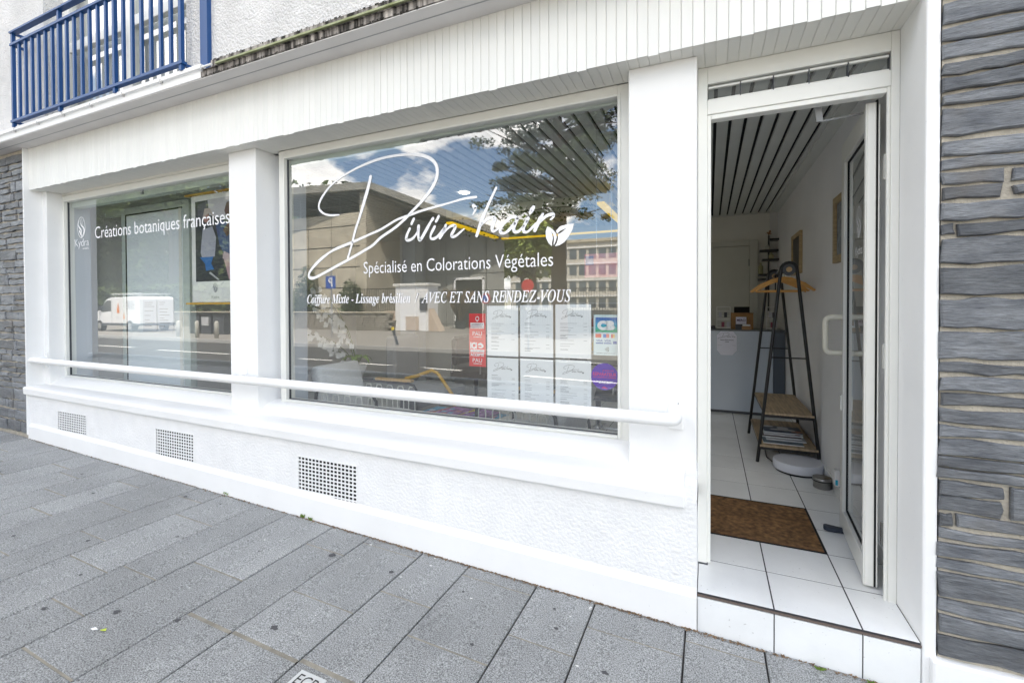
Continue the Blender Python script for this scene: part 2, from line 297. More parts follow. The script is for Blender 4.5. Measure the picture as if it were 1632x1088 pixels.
LOGO=[[(-2.343,2.057,0.0064),(-2.388,2.058,0.0104),(-2.433,2.062,0.0104),(-2.479,2.075,0.0104),(-2.515,2.100,0.0130),(-2.530,2.128,0.0104),(-2.519,2.166,0.0130),(-2.484,2.209,0.0130),(-2.421,2.263,0.0104),(-2.330,2.309,0.0104),(-2.218,2.348,0.0104),(-2.091,2.378,0.0128),(-1.981,2.394,0.0128),(-1.874,2.398,0.0128),(-1.779,2.393,0.0128),(-1.695,2.382,0.0168),(-1.630,2.361,0.0168),(-1.581,2.332,0.0168),(-1.553,2.297,0.0168),(-1.545,2.259,0.0168),(-1.551,2.219,0.0168),(-1.574,2.174,0.0168),(-1.615,2.127,0.0168),(-1.669,2.078,0.0136),(-1.731,2.031,0.0136),(-1.791,1.984,0.0136),(-1.870,1.934,0.0136),(-1.986,1.877,0.0136),(-2.046,1.835,0.0136),(-2.098,1.811,0.0136),(-2.183,1.776,0.0136),(-2.270,1.742,0.0136),(-2.358,1.710,0.0136),(-2.449,1.675,0.0136),(-2.513,1.651,0.0136),(-2.566,1.633,0.0136),(-2.601,1.628,0.0170),(-2.625,1.635,0.0170),(-2.631,1.657,0.0136),(-2.609,1.687,0.0136),(-2.565,1.725,0.0170),(-2.506,1.764,0.0170),(-2.436,1.801,0.0112),(-2.368,1.826,0.0140),(-2.223,1.863,0.0140),(-2.077,1.905,0.0112),(-1.985,1.931,0.0112),(-1.869,1.979,0.0112),(-1.809,1.995,0.0112),(-1.742,2.008,0.0112),(-1.671,2.024,0.0112),(-1.560,2.041,0.0112),(-1.435,2.059,0.0084),(-1.355,2.071,0.0112),(-1.274,2.073,0.0112)],
[(-2.066,2.286,0.0176),(-2.078,2.244,0.0176),(-2.109,2.160,0.0200),(-2.157,2.039,0.0144),(-2.198,1.946,0.0136),(-2.228,1.859,0.0128),(-2.253,1.793,0.0120),(-2.268,1.757,0.0130)],
[(-1.722,1.979,0.0136),(-1.731,1.965,0.0136),(-1.740,1.949,0.0136)],
[(-1.537,1.980,0.0136),(-1.546,1.965,0.0136),(-1.556,1.950,0.0136)],
[(-1.754,1.919,0.0128),(-1.770,1.893,0.0144),(-1.781,1.867,0.0144),(-1.779,1.851,0.0144),(-1.761,1.846,0.0136),(-1.734,1.855,0.0120),(-1.708,1.877,0.0112),(-1.690,1.905,0.0104),(-1.685,1.932,0.0136)],
[(-1.686,1.931,0.0160),(-1.689,1.898,0.0160),(-1.688,1.861,0.0120),(-1.679,1.843,0.0160),(-1.666,1.851,0.0160),(-1.647,1.877,0.0160),(-1.620,1.915,0.0160),(-1.594,1.952,0.0120),(-1.579,1.969,0.0160)],
[(-1.567,1.918,0.0144),(-1.584,1.891,0.0144),(-1.597,1.866,0.0108),(-1.593,1.846,0.0108),(-1.570,1.845,0.0144),(-1.544,1.858,0.0120),(-1.515,1.886,0.0120),(-1.494,1.906,0.0120),(-1.486,1.921,0.0120)],
[(-1.486,1.921,0.0136),(-1.498,1.892,0.0144),(-1.515,1.865,0.0152),(-1.530,1.846,0.0136)],
[(-1.513,1.868,0.0120),(-1.477,1.897,0.0090),(-1.449,1.913,0.0120),(-1.424,1.915,0.0136),(-1.420,1.902,0.0152),(-1.433,1.880,0.0152),(-1.445,1.860,0.0152),(-1.437,1.847,0.0136),(-1.412,1.853,0.0120),(-1.384,1.872,0.0104),(-1.358,1.889,0.0072)],
[(-1.294,2.024,0.0160),(-1.283,2.011,0.0200),(-1.283,1.993,0.0120),(-1.296,1.972,0.0064)],
[(-1.142,2.112,0.0112),(-1.170,2.063,0.0126),(-1.198,2.012,0.0132),(-1.226,1.957,0.0176),(-1.248,1.905,0.0168),(-1.272,1.843,0.0144)],
[(-1.252,1.894,0.0104),(-1.226,1.919,0.0120),(-1.192,1.939,0.0144),(-1.162,1.944,0.0120),(-1.151,1.932,0.0168),(-1.162,1.906,0.0168),(-1.170,1.880,0.0160),(-1.164,1.862,0.0114),(-1.141,1.868,0.0096),(-1.115,1.891,0.0104)],
[(-1.010,1.924,0.0108),(-1.024,1.935,0.0144),(-1.049,1.933,0.0144),(-1.078,1.915,0.0144),(-1.103,1.890,0.0108),(-1.118,1.867,0.0144),(-1.111,1.849,0.0144),(-1.086,1.847,0.0108),(-1.057,1.866,0.0144),(-1.028,1.896,0.0144),(-1.010,1.921,0.0144)],
[(-1.011,1.919,0.0160),(-1.024,1.892,0.0160),(-1.032,1.868,0.0152),(-1.024,1.849,0.0152),(-1.000,1.851,0.0128),(-0.976,1.873,0.0090),(-0.952,1.901,0.0090),(-0.942,1.919,0.0144)],
[(-0.942,1.919,0.0152),(-0.960,1.891,0.0160),(-0.972,1.866,0.0152),(-0.966,1.845,0.0144),(-0.944,1.845,0.0096),(-0.920,1.864,0.0112),(-0.896,1.886,0.0104)],
[(-0.910,1.979,0.0160),(-0.920,1.965,0.0200),(-0.931,1.947,0.0120)],
[(-0.853,1.937,0.0096),(-0.869,1.913,0.0176),(-0.888,1.878,0.0176),(-0.902,1.848,0.0152)],
[(-0.873,1.891,0.0084),(-0.846,1.915,0.0128),(-0.819,1.929,0.0144),(-0.794,1.929,0.0152),(-0.794,1.914,0.0102),(-0.807,1.903,0.0088)]]
LEAVES=[[(-0.828,1.866),(-0.838,1.838),(-0.836,1.805),(-0.823,1.775),(-0.802,1.754),(-0.800,1.777),(-0.795,1.799),(-0.800,1.821),(-0.809,1.841),(-0.794,1.820),(-0.789,1.798),(-0.791,1.773),(-0.792,1.757),(-0.781,1.776),(-0.773,1.801),(-0.777,1.823),(-0.792,1.842),(-0.809,1.856)],
[(-0.779,1.837),(-0.754,1.861),(-0.721,1.867),(-0.675,1.870),(-0.684,1.838),(-0.703,1.803),(-0.729,1.773),(-0.758,1.757),(-0.785,1.753),(-0.773,1.772),(-0.766,1.793),(-0.767,1.818),(-0.747,1.826),(-0.715,1.849),(-0.751,1.837),(-0.770,1.822)]]
# ---------------------------------------------------------------- ground, paving, road
def struct(name, mb, m, parent=None, **k): 
    o=obj(name,mb,m,parent,**k)
    if parent is None: o['kind']='structure'
    return o
def groundsheet(name, xs, ys, zf, m):
    mb=MB(); n=len(ys)
    V=[(x,y,zf(x,y)) for x in xs for y in ys]
    F=[(i*n+j,(i+1)*n+j,(i+1)*n+j+1,i*n+j+1) for i in range(len(xs)-1) for j in range(n-1)]
    mb.add(V,F); return struct(name,mb,m)
XS=[-300,-60,-30,-14,-10,-8,-6.6,-3,0,3,6,14,60,300]
fade=lambda y: max(0,min(1,(y+10.2)/6.0))
groundsheet('ground',XS,[-300,-18.6,20,300],lambda x,y:-.35,mat('earth',(.16,.15,.10),.95,var=.3,vscale=2))
pv=groundsheet('pavement',XS,[-4.2,0.02],lambda x,y:gz(x)-.012,JOINT)
groundsheet('road',XS,[-10.2,-9,-8,-7,-6,-5,-4.3],lambda x,y:gz(x)*fade(y)-.12,ASPH)
groundsheet('pavement_opposite',XS,[-18.8,-10.3],lambda x,y:0.0,ASPHL)
groundsheet('yard_ground',XS,[-60,-18.8],lambda x,y:0.02,ASPHL)
kb=MB()
for i in range(40):
    a=-30+i; kb.prism([(-4.35,gz(a)-.3),(-4.2,gz(a)-.3),(-4.2,gz(a)-.004),(-4.35,gz(a)-.004)],'x',a,a+.99)
struct('kerb',kb,mat('kerb_granite',(.42,.41,.39),.8,var=.1,vscale=30))
kb=MB(); kb.box(-60,30,-10.32,-10.2,-.2,.012); struct('kerb',kb,mat('kerb_granite',(0,0,0)))
rl=MB()
for a,b,y in ((-10.4,-9.2,-6.43),(-8.0,-5.1,-6.2),(-3.6,-1,-6.2),(-22,-19,-6.8),(-17,-13.4,-6.5),(-28,-24.5,-6.8)):
    rl.add([(a,y-.07,gz(a)*fade(y)-.112),(b,y-.07,gz(b)*fade(y)-.112),(b,y+.07,gz(b)*fade(y)-.112),(a,y+.07,gz(a)*fade(y)-.112)],[(0,1,2,3)])
for k in range(14):
    a=-34+k*3.2; rl.add([(a,-9.3,-.1),(a+2.6,-9.3,-.1),(a+2.6,-9.2,-.1),(a,-9.2,-.1)],[(0,1,2,3)])
struct('road_marking',rl,LINE)
# paving stones beside the shop
JX=[-4.72,-4.42,-4.115,-3.83,-3.45,-3.18,-2.81,-2.525,-2.14,-1.855,-1.475,-1.18,-.793,-.497,-.095,.21]
while JX[0]>-8.6: JX.insert(0,JX[0]-(.385 if len(JX)%2 else .29))
w=.39
while JX[-1]<2.3: JX.append(JX[-1]+w); w=.69-w
CJ={-.095:[-.09,-.62],-.497:[-.19,-.70],-.793:[-.379],-1.18:[-.096,-.564],-1.475:[-.38],-1.855:[-.077,-.56],-2.14:[-.224],-2.525:[-.613,-1.272],-2.81:[-.792,-1.075],-3.18:[-.33,-.86],-3.45:[-.16,-.70],-3.83:[-.44,-1.0],-4.115:[-.2,-.68],-4.42:[-.5],-4.72:[-.3,-.9]}
mj=MB()
for i in range(len(JX)-1):
    a,b=JX[i],JX[i+1]; cj=None
    for k,v in CJ.items():
        if abs(k-a)<.01: cj=list(v)
    if cj is None: cj=[-rnd.uniform(.15,.55)]
    if a>-2.2:
        lo=-.875+.04*max(0,min(1,(a+2.1)/1.2))
        cj=[c for c in cj if c>lo+.12]+[lo]
    y=cj[-1]
    while y>-2.9: y-=rnd.uniform(.42,.85); cj.append(y)
    prev=0.0
    for c in cj:
        wide=.013 if (a>-2.2 and abs(c+.86)<.04) else .0042
        y1=prev-(.0035 if prev<0 else .004); y0=c+wide; x0=a+.0035; x1=b-.0035; q=.004
        V=[(x0,y0,gz(x0)-.03),(x1,y0,gz(x1)-.03),(x1,y1,gz(x1)-.03),(x0,y1,gz(x0)-.03),
           (x0,y0,gz(x0)-q),(x1,y0,gz(x1)-q),(x1,y1,gz(x1)-q),(x0,y1,gz(x0)-q),
           (x0+q,y0+q,gz(x0)),(x1-q,y0+q,gz(x1)),(x1-q,y1-q,gz(x1)),(x0+q,y1-q,gz(x0))]
        dz=rnd.uniform(-.0015,.0015); V=[(p[0],p[1],p[2]+dz) for p in V]
        mb=MB().add(V,[(8,9,10,11),(4,5,9,8),(5,6,10,9),(6,7,11,10),(7,4,8,11),(0,1,5,4),(1,2,6,5),(2,3,7,6),(3,0,4,7)])
        o=obj('paving_stone',mb,PAVE,pv)
        if c>-2.9: mj.add([(a+.004,c-wide-.004,gz(a)-.0035),(b-.004,c-wide-.004,gz(b)-.0035),(b-.004,c+wide+.001,gz(b)-.0035),(a+.004,c+wide+.001,gz(a)-.0035)],[(0,1,2,3)])
        prev=c
obj('joint_mortar',mj,MORT,pv,kind='stuff')
pb=MB(); pb.add([(-30,-4.2,gz(-30)),(-8.62,-4.2,gz(-8.6)),(-8.62,0,gz(-8.6)),(-30,0,gz(-30)),(2.5,-4.2,gz(2.5)),(14,-4.2,gz(14)),(14,0,gz(14)),(2.5,0,gz(2.5)),
 (-8.62,-4.2,gz(-8.6)),(-6.6,-4.2,gz(-6.6)),(-6.6,-2.95,gz(-6.6)),(-8.62,-2.95,gz(-8.6)),(2.5,-2.95,gz(2.5)),(2.5,-4.2,gz(2.5))],[(0,1,2,3),(4,5,6,7),(8,9,10,11),(9,13,12,10)])
obj('distant_paving',pb,PAVE,pv,kind='stuff')
# marker plate let into the paving
t=thing('marker_plate','small pale metal plate marked ECP let into the paving joint','plate',(-1.36,-.93,gz(-1.36)))
z=gz(-1.36)+.002
obj('plate',MB().box(-1.425,-1.30,-.96,-.885,z-.01,z+.001),mat('plate_metal',(.55,.56,.55),.4),t)
lt=textmb('ECP',-1.41,-1.315,0,.045,0); lt.v=[(p[0],-.945+p[2],z+.002) for p in lt.v]; obj('lettering',lt,BLACK,t)
# grime and litter at the wall foot
gm=MB(); 
for k in range(2600):
    x=rnd.uniform(-6.0,.75) if k%3 else rnd.uniform(-2.5,.2); y=-.012-abs(rnd.gauss(0,.009)); s=rnd.uniform(.001,.006); z=gz(x)+.0005
    a=rnd.uniform(0,6.28); gm.add([(x+s*math.cos(a+q*2.1)*1.5,y+s*math.sin(a+q*2.1),z+(.001 if q<2 else s)) for q in range(3)],[(0,1,2)])
obj('wall_foot_debris',gm,mat('dry_debris',(.10,.06,.035),.95,col2=(.25,.17,.10),vscale=90),pv,kind='stuff')
gp=MB()
for x,y,s in ((-1.907,-.255,.022),(-1.516,-.241,.014),(-.657,-.146,.008),(-2.736,-1.129,.013),(-2.126,-.923,.014),(-2.424,-1.004,.016),(-1.711,-.777,.018),(-.612,-.263,.010),(-.368,-.409,.013),(-3.264,-.745,.013),(-3.378,-.15,.014),(-3.051,-.117,.009),(-2.86,-.5,.01),(-2.3,-.4,.008),(-4.0,-.4,.014),(-4.5,-.25,.012),(-3.7,-.9,.012),(-.9,-.5,.009),(-5.1,-.5,.012),(-1.1,-.22,.008),(-2.9,-.93,.01)):
    n=9; ph=rnd.random()*6; gp.poly([(x+s*(1+.35*math.sin(3*q+ph))*math.cos(6.283*q/n),y+s*.8*(1+.3*math.cos(2*q+ph))*math.sin(6.283*q/n),gz(x)+.003) for q in range(n)])
obj('gum_spot',gp,mat('old_gum',(.07,.07,.075),.8),pv,kind='stuff')
gp=MB()
for k in range(26):
    x=rnd.choice([-1.2,-.9,-1.6,-.55,-2.5,-3.1])+rnd.uniform(-.2,.2); y=-rnd.uniform(.03,.35) if k%3 else -rnd.uniform(.4,1.2); s=rnd.uniform(.002,.006)
    n=7; gp.poly([(x+s*rnd.uniform(.6,2)*math.cos(6.283*q/n),y+s*rnd.uniform(.5,1)*math.sin(6.283*q/n),gz(x)+.003) for q in range(n)])
obj('white_speck',gp,mat('chalky_drop',(.7,.7,.68),.9),pv,kind='stuff')
def weed(x,y,h,n,label):
    t=thing('weed',label,'weed',(x,y,gz(x)),'weeds at the foot of the shop wall')
    mb=MB()
    for k in range(n):
        a=rnd.uniform(0,6.28); l=h*rnd.uniform(.5,1); bx=x+rnd.uniform(-.012,.012); by=y+rnd.uniform(-.006,.004)
        px,py=bx+l*.7*math.cos(a),by-abs(l*.5*math.sin(a)); w=.0022
        mb.poly([(bx-w,by,gz(x)),(bx+w,by,gz(x)),(px+w*2,py,gz(x)+l*.8),(px,py,gz(x)+l),(px-w*2,py,gz(x)+l*.8)])
    obj('leaf_tuft',mb,mat('weed_green',(.16,.26,.04),.7),t,kind='stuff')
weed(-2.40,-.012,.03,16,'small green weed in the pavement joint below the third grille')
weed(-2.33,-.014,.026,12,'second small weed just right of the first at the wall foot')
weed(-3.15,-.010,.035,5,'thin dry weed stalk at the wall foot right of the middle grille')
weed(.40,-.03,.018,10,'tiny rust coloured weed at the foot of the tiled step')
weed(.56,-.03,.02,14,'low green moss clump at the foot of the step by its last tile')
lf=MB(); lf.poly([(-2.352,-1.095,gz(-2.36)+.004),(-2.336,-1.103,gz(-2.36)+.010),(-2.322,-1.090,gz(-2.36)+.004),(-2.336,-1.080,gz(-2.36)+.006)])
tag(obj('fallen_leaf',lf,mat('leaf_lime',(.45,.55,.06),.6)),'small yellow green leaf fallen on the grey paving','leaf')
lf=MB(); lf.poly([(-2.40,-1.108,gz(-2.4)+.003),(-2.372,-1.112,gz(-2.4)+.006),(-2.362,-1.098,gz(-2.4)+.003),(-2.388,-1.094,gz(-2.4)+.004)])
tag(obj('paper_scrap',lf,mat('paper_white',(.8,.8,.8),.8)),'white paper scrap lying beside the yellow leaf','litter')

# ---------------------------------------------------------------- the building
B=thing('shop_building','white rendered building with shopfront windows below and blue railed window above','building',(0,0,0))
bt=lambda x:.182-.0235*x if x>-6 else .32           # top of the smooth base band
pl=MB()
def wallx(mb,x0,x1,y0,y1,z0,z1): return mb.box(x0,x1,y0,y1,z0,z1)
# plinth with openings for the grilles
vents=[(-5.50,-5.02,.262,.477),(-4.0,-3.53,.243,.474),(-2.456,-1.965,.214,.455)]
xs=[-6.03]+[v for q in vents for v in q[:2]]+[-.05]
for i in range(0,len(xs),2): pl.box(xs[i],xs[i+1],0,.26,-.3,.56)
for a,b,z0,z1 in vents: pl.box(a,b,0,.26,-.3,z0); pl.box(a,b,0,.26,z1,.56)
obj('plinth',pl,ROUGH,B)
bd=MB(); n=40
for i in range(n):
    a=-6.03+i*5.98/n; b=a+5.98/n; za,zb=bt(a)-.04,bt(b)-.04; za2,zb2=bt(a)+rnd.uniform(-.003,.003),bt(b)
    bd.add([(a,-.012,gz(a)-.2),(b,-.012,gz(b)-.2),(b,-.012,zb),(a,-.012,za),(a,-.001,za2),(b,-.001,zb2)],[(0,1,2,3),(3,2,5,4)])
obj('base_band',bd,WHITE,B)
for a,b,z0,z1 in vents:
    v=part('vent_grille',B,(a,0,z0)); v['label']='square mesh air vent grille in the white plinth'
    g=MB(); nx=16; nz=10; w=.0085
    for i in range(nx+1): x=a+(b-a)*i/nx; g.box(x-w/2,x+w/2,-.002,.0005,z0,z1)
    for i in range(nz+1): z=z0+(z1-z0)*i/nz; g.box(a-w/2,b+w/2,-.0025,.001,z-w/2,z+w/2)
    obj('grille_mesh',g,WHITE,v); obj('duct_shade',MB().rect(a-.01,b+.01,z0-.01,z1+.01,.010),DARKGAP,v)  # black sheet close behind the mesh stands in for the duct's shade
# sill
sm=MB(); V=[];prof=[(-.03,.535,1),(-.034,.595,1),(-.026,.606,1),(.114,.650,.4),(.20,.715,.1),(.252,.735,0),(.30,.735,0),(.30,.50,0),(.001,.50,0),(.001,.53,1)]
X=[-6.07,-5,-4,-3,-2,-1,-.098]; k=len(prof)
for x in X: V+=[(x,p[0],p[1]+p[2]*.0095*(-x)) for p in prof]
F=[(i*k+j,(i+1)*k+j,(i+1)*k+(j+1)%k,i*k+(j+1)%k) for i in range(len(X)-1) for j in range(k)]+[tuple(range(k)),tuple(range((len(X)-1)*k,len(X)*k))[::-1]]
sm.add(V,F); obj('sill',sm,WHITE,B,bevel=.006)
obj('sill',MB().box(-.098,-.05,.02,.26,.5,.66),WHITE,B)
# columns and reveals
for a,b,lab in ((-6.04,-5.95,0),(-3.27,-2.98,1),(-.362,-.0545,1)):
    o=obj('column',MB().box(a,b,.114,.43,.45,2.562),WHITE,B,bevel=.006)
obj('column',MB().box(-6.046,-6.028,-.018,.114,.2,2.955),WHITE,B)
obj('column_base',MB().box(-.0985,-.0545,.001,.114,.2,.63),ROUGH,B)
obj('door_reveal',MB().box(.722,.765,-.004,.30,-.2,3.3),WHITE,B,bevel=.008)
# fascia of narrow boards
fz0,fz1=2.56,2.962
fa=part('fascia',B,(-6.05,.02,fz0)); P=.0475
fm=MB(); 
prof=[(.0003,0.0030),(.0028,0),(.0445,0),(.0470,.0030)]
V=[(p[0],p[1],0) for p in prof]+[(p[0],p[1],fz1-fz0) for p in prof]
k=len(prof); fm.add(V,[(i,i+1,k+i+1,k+i) for i in range(k-1)]+[tuple(range(k))])
fme=bpy.data.meshes.new('plank'); fme.from_pydata(fm.v,[],fm.f); fme.materials.append(CLAD)
so_=MB(); prof2=[(.0003,.002),(.0025,0),(.0447,0),(.0470,.002)]
so_.add([(p[0],0,p[1]) for p in prof2]+[(p[0],.235,p[1]) for p in prof2],[(4,5,1,0),(5,6,2,1),(6,7,3,2)])
sme=bpy.data.meshes.new('plank'); sme.from_pydata(so_.v,[],so_.f); sme.materials.append(SOFF)
sf=part('soffit',B,(-6.05,.02,fz0))
for i in range(164):
    x=-6.055+i*P
    inst('plank',fme,fa,(x,.02+rnd.choice([0,0,0,.0010]),fz0-rnd.choice([0,0,0,0,.004])))
    if x<.70: inst('plank',sme,sf,(x,.027,fz0+.001))
obj('backing',MB().box(-6.05,1.75,.03,.30,fz0+.012,fz1-.003),CLAD,fa)
# projecting slab; a solid grey strip paints the drip groove's shade
sb=MB(); sb.box(-14,-3.13,-.166,.05,2.962,3.055); 
obj('drip_groove_shade',MB().box(-14,8,-.085,-.079,2.954,2.9625),GREYM,B)
obj('slab_edge',sb,WHITE,B); obj('slab_soffit',MB().box(-14,8,-.160,.04,2.9555,2.9615),mat('soffit_grey',(.66,.64,.63),.7,var=.04),B)
# stained length of slab
M=mat('stained_slab',(.5,.47,.43),.95,bump=.8,bscale=60,bdist=.006); t=M.node_tree; b_=t.nodes['Principled BSDF']
tc_=N(t,'ShaderNodeTexCoord'); mp_=N(t,'ShaderNodeMapping'); mp_.inputs[3].default_value=(14,14,1.6); t.links.new(tc_.outputs['Object'],mp_.inputs[0])
n1=N(t,'ShaderNodeTexNoise'); n1.inputs['Scale'].default_value=2.2; n1.inputs['Detail'].default_value=8; t.links.new(mp_.outputs[0],n1.inputs[0])
rp=N(t,'ShaderNodeValToRGB'); e=rp.color_ramp.elements; e[0].position=.36; e[0].color=(.02,.018,.015,1); e[1].position=.66; e[1].color=(.52,.48,.44,1)
x_=rp.color_ramp.elements.new(.5); x_.color=(.20,.18,.165,1); t.links.new(n1.outputs[0],rp.inputs[0]); t.links.new(rp.outputs[0],b_.inputs['Base Color'])
sb=MB(); sb.box(-3.13,8,-.166,.05,2.964,3.0); sb.prism([(-.178,3.0),(-.05,3.0),(-.05,3.012),(-.166,3.012)],'x',-3.1,8); sb.box(-3.05,8,-.150,-.04,3.012,3.066)
obj('slab_edge',sb,M,B,label='black stained mossy stretch of slab edge')
sb=MB(); sb.prism([(-.190,3.004),(-.10,3.004),(-.10,3.016),(-.186,3.018)],'x',-2.95,8); obj('moss_ledge',sb,mat('moss_pale',(.40,.42,.27),.95,col2=(.20,.22,.10),vscale=9,bump=.8,bscale=60),B)
cd=MB(); cd.tube([(-13,-.178,3.018),(-3.0,-.178,3.018)],.007,8); obj('conduit',cd,WHITE,B)
for x in (-6.2,-5.72,-5.30,-4.88,-4.46,-4.02,-3.55,-3.1): obj('clip',MB().box(x-.004,x+.004,-.186,-.165,3.000,3.027),mat('clip_grey',(.45,.45,.44),.5),B)
mm=MB()
for k in range(420):     # ragged growth hanging from the stained edge
    x=rnd.uniform(-3.1,1.4); l=abs(rnd.gauss(0,.007))+.002; w=rnd.uniform(.004,.02); z=rnd.choice([2.966,3.066]); y=-.168 if z<3 else -.152
    mm.poly([(x,y,z+.004),(x+w*.4,y-.002,z-l),(x+w,y,z+.004)])
obj('edge_growth',mm,mat('black_growth',(.02,.018,.012),.95),B,kind='stuff')
# upper wall
UY=-.10; up=MB()
wx0,wx1,wz0,wz1=-5.38,-3.385,3.09,5.3
up.box(-14,wx0,UY,.25,3.0,8.4); up.box(wx1,8,UY,.25,3.0,8.4); up.box(wx0,wx1,UY,.25,wz1,8.4); up.box(wx0,wx1,UY,.25,2.97,wz0)
obj('upper_wall',up,UPPER,B)
sh=MB(); sh.box(-14,8,10,10.3,-.3,8.4); sh.box(-14.3,-14,-.1,10.3,-.3,8.4); sh.box(8,8.3,-.1,10.3,-.3,8.4); sh.box(-14.5,8.5,-.45,10.5,8.4,8.7)
sh.box(-14,-8,0,.3,-.3,3.0); sh.box(1.75,8,0,.3,-.3,3.0); sh.box(-14,8,.06,10,2.72,2.95)
obj('outer_shell',sh,UPPER,B)
# tall upstairs window
uw=part('french_window',B,(wx0,.05,wz0)); uw['label']='tall white upstairs window behind the blue railing'
f=MB(); 
for a,b in ((wx0,wx0+.10),(wx0+.93,wx0+1.07),(wx1-.10,wx1)): f.box(a,b,.03,.09,wz0,wz1)
for z in (wz0,wz0+.62,wz1-.08): f.box(wx0,wx1,.035,.085,z,z+.085)
obj('frame',f,FRAME,uw,bevel=.004); obj('pane',MB().rect(wx0,wx1,wz0,wz1,.06),GLASS,uw)
f=MB(); 
for k in range(60):
    x=wx0+k*(wx1-wx0)/60; f.add([(x,.16+.02*(k%2),wz0),(x+(wx1-wx0)/60,.16+.02*((k+1)%2),wz0),(x+(wx1-wx0)/60,.16+.02*((k+1)%2),wz1),(x,.16+.02*(k%2),wz1)],[(0,1,2,3)])
obj('net_curtain',f,mat('curtain_white',(.75,.74,.70),.9),uw)
# blue railing
rg=part('railing',B,(-5.74,-.17,3.05)); rg['label']='blue painted metal guard railing in front of the upstairs window'
RX=[-5.745+i*.1151 for i in range(22)]
tall={0,7,14,21}
for z0,z1,y0,y1,nm in ((3.882,3.897,-.19,-.145,'handrail'),(3.772,3.792,-.187,-.15,'rail'),(3.088,3.108,-.187,-.15,'rail')):
    obj(nm,MB().box(RX[0]-.02,RX[-1]+.03,y0,y1,z0,z1),BLUE,rg)
me=bpy.data.meshes.new('bar'); q=MB().box(-.0125,.0125,-.009,.009,0,.664); me.from_pydata(q.v,[],q.f); me.materials.append(BLUE)
mt=bpy.data.meshes.new('bar'); q=MB().box(-.014,.014,-.0125,.0125,-.058,.774); mt.from_pydata(q.v,[],q.f); mt.materials.append(BLUE)
for i,x in enumerate(RX): inst('bar',mt if i in tall else me,rg,(x,-.168,3.108))
for x in (RX[0],RX[-1]):
    for z in (3.095,3.78,3.888): obj('rail_return',MB().box(x-.012,x+.012,-.15,UY,z-.01,z+.01),BLUE,rg)
obj('post',MB().box(-3.19,-3.115,-.13,-.098,3.0,8.3),BLUE,B,label='tall blue strip fixed to the roughcast wall')

# ---------------------------------------------------------------- slate piers
def stone(x0,x1,z0,z1,y,parent,d=.03):
    j=lambda s=.004: rnd.uniform(-s,s)
    L=x1-x0; n=5 if L>.25 else (3 if L>.12 else 2)
    out=[(x0+L*i/n+ (j() if 0<i<n else j(.005)),z0+j(.006)) for i in range(n+1)]+[(x1+j(.006),(z0+z1)/2+j(.01))]+[(x1-L*i/n+(j() if 0<i<n else j(.005)),z1+j(.006)) for i in range(n+1)]
    cxm,czm=(x0+x1)/2,(z0+z1)/2; c=.0045; k=len(out); tilt=j(.004); tz=j(.003)
    def yy(p): return y+tilt*(p[0]-cxm)/max(L,.05)+tz*(p[1]-czm)/max(z1-z0,.03)
    inn=[(p[0]+(c if p[0]<cxm else -c),p[1]+(c if p[1]<czm else -c)) for p in out]
    V=[(p[0],yy(p)+j(.0015),p[1]) for p in inn]+[(p[0],y+c+.001,p[1]) for p in out]+[(p[0],y+d,p[1]) for p in out]
    F=[tuple(range(k))]+[(k+i,k+(i+1)%k,(i+1)%k,i) for i in range(k)]+[(2*k+i,2*k+(i+1)%k,k+(i+1)%k,k+i) for i in range(k)]
    return obj('stone',MB().add(V,F),SLATE,parent)
def pier(name,x0,x1,z0,z1,ys,seed,label,lens,heights,vert=.1):
    global rnd; keep=rnd; rnd=random.Random(seed)
    pr=part(name,B,(x0,0,z0)); pr['label']=label
    obj('mortar',MB().box(x0+.004,x1,ys+.017,.30,z0-.35,z1),SMORT,pr)
    z=z0+.012
    while z<z1-.03:
        h=rnd.choice(heights)*rnd.uniform(.85,1.15); g=rnd.uniform(.009,.018); x=x0+rnd.uniform(-.003,.004)
        two=rnd.random()<.22
        if two: h=max(h,.085)*1.15
        while x<x1-.03:
            l=rnd.uniform(*lens); xe=min(x+l,x1)
            if x1-xe<.06: xe=x1
            if rnd.random()<vert and xe-x>.12 : xe=x+rnd.uniform(.035,.05); stone(x,xe,z,z+h,ys+rnd.uniform(-.004,.004),pr)
            elif two and rnd.random()<.75:
                m_=z+h*rnd.uniform(.38,.6); gg=rnd.uniform(.004,.007)
                stone(x,xe-rnd.uniform(0,.02),z,m_-gg,ys+rnd.uniform(-.004,.004),pr); stone(x,xe-rnd.uniform(0,.012),m_+gg,z+h,ys+rnd.uniform(-.004,.004),pr)
            else: stone(x,xe,z,z+h,ys+rnd.uniform(-.004,.004),pr)
            x=xe+rnd.uniform(.010,.018)
        z+=h+g
    rnd=keep
pier('slate_pier',.766,1.75,.135,3.6,-.012,5,'grey blue slate stone pier to the right of the doorway',(.17,.55),(.036,.046,.056,.062,.08,.098),.04)
obj('pier_foot',MB().box(.745,1.75,-.028,.3,-.3,.132),WHITE,B,bevel=.008)
pier('slate_pier',-8.0,-6.045,.20,2.95,-.014,11,'grey slate stone pier at the left end of the shopfront',(.12,.42),(.04,.052,.07,.09),.16)

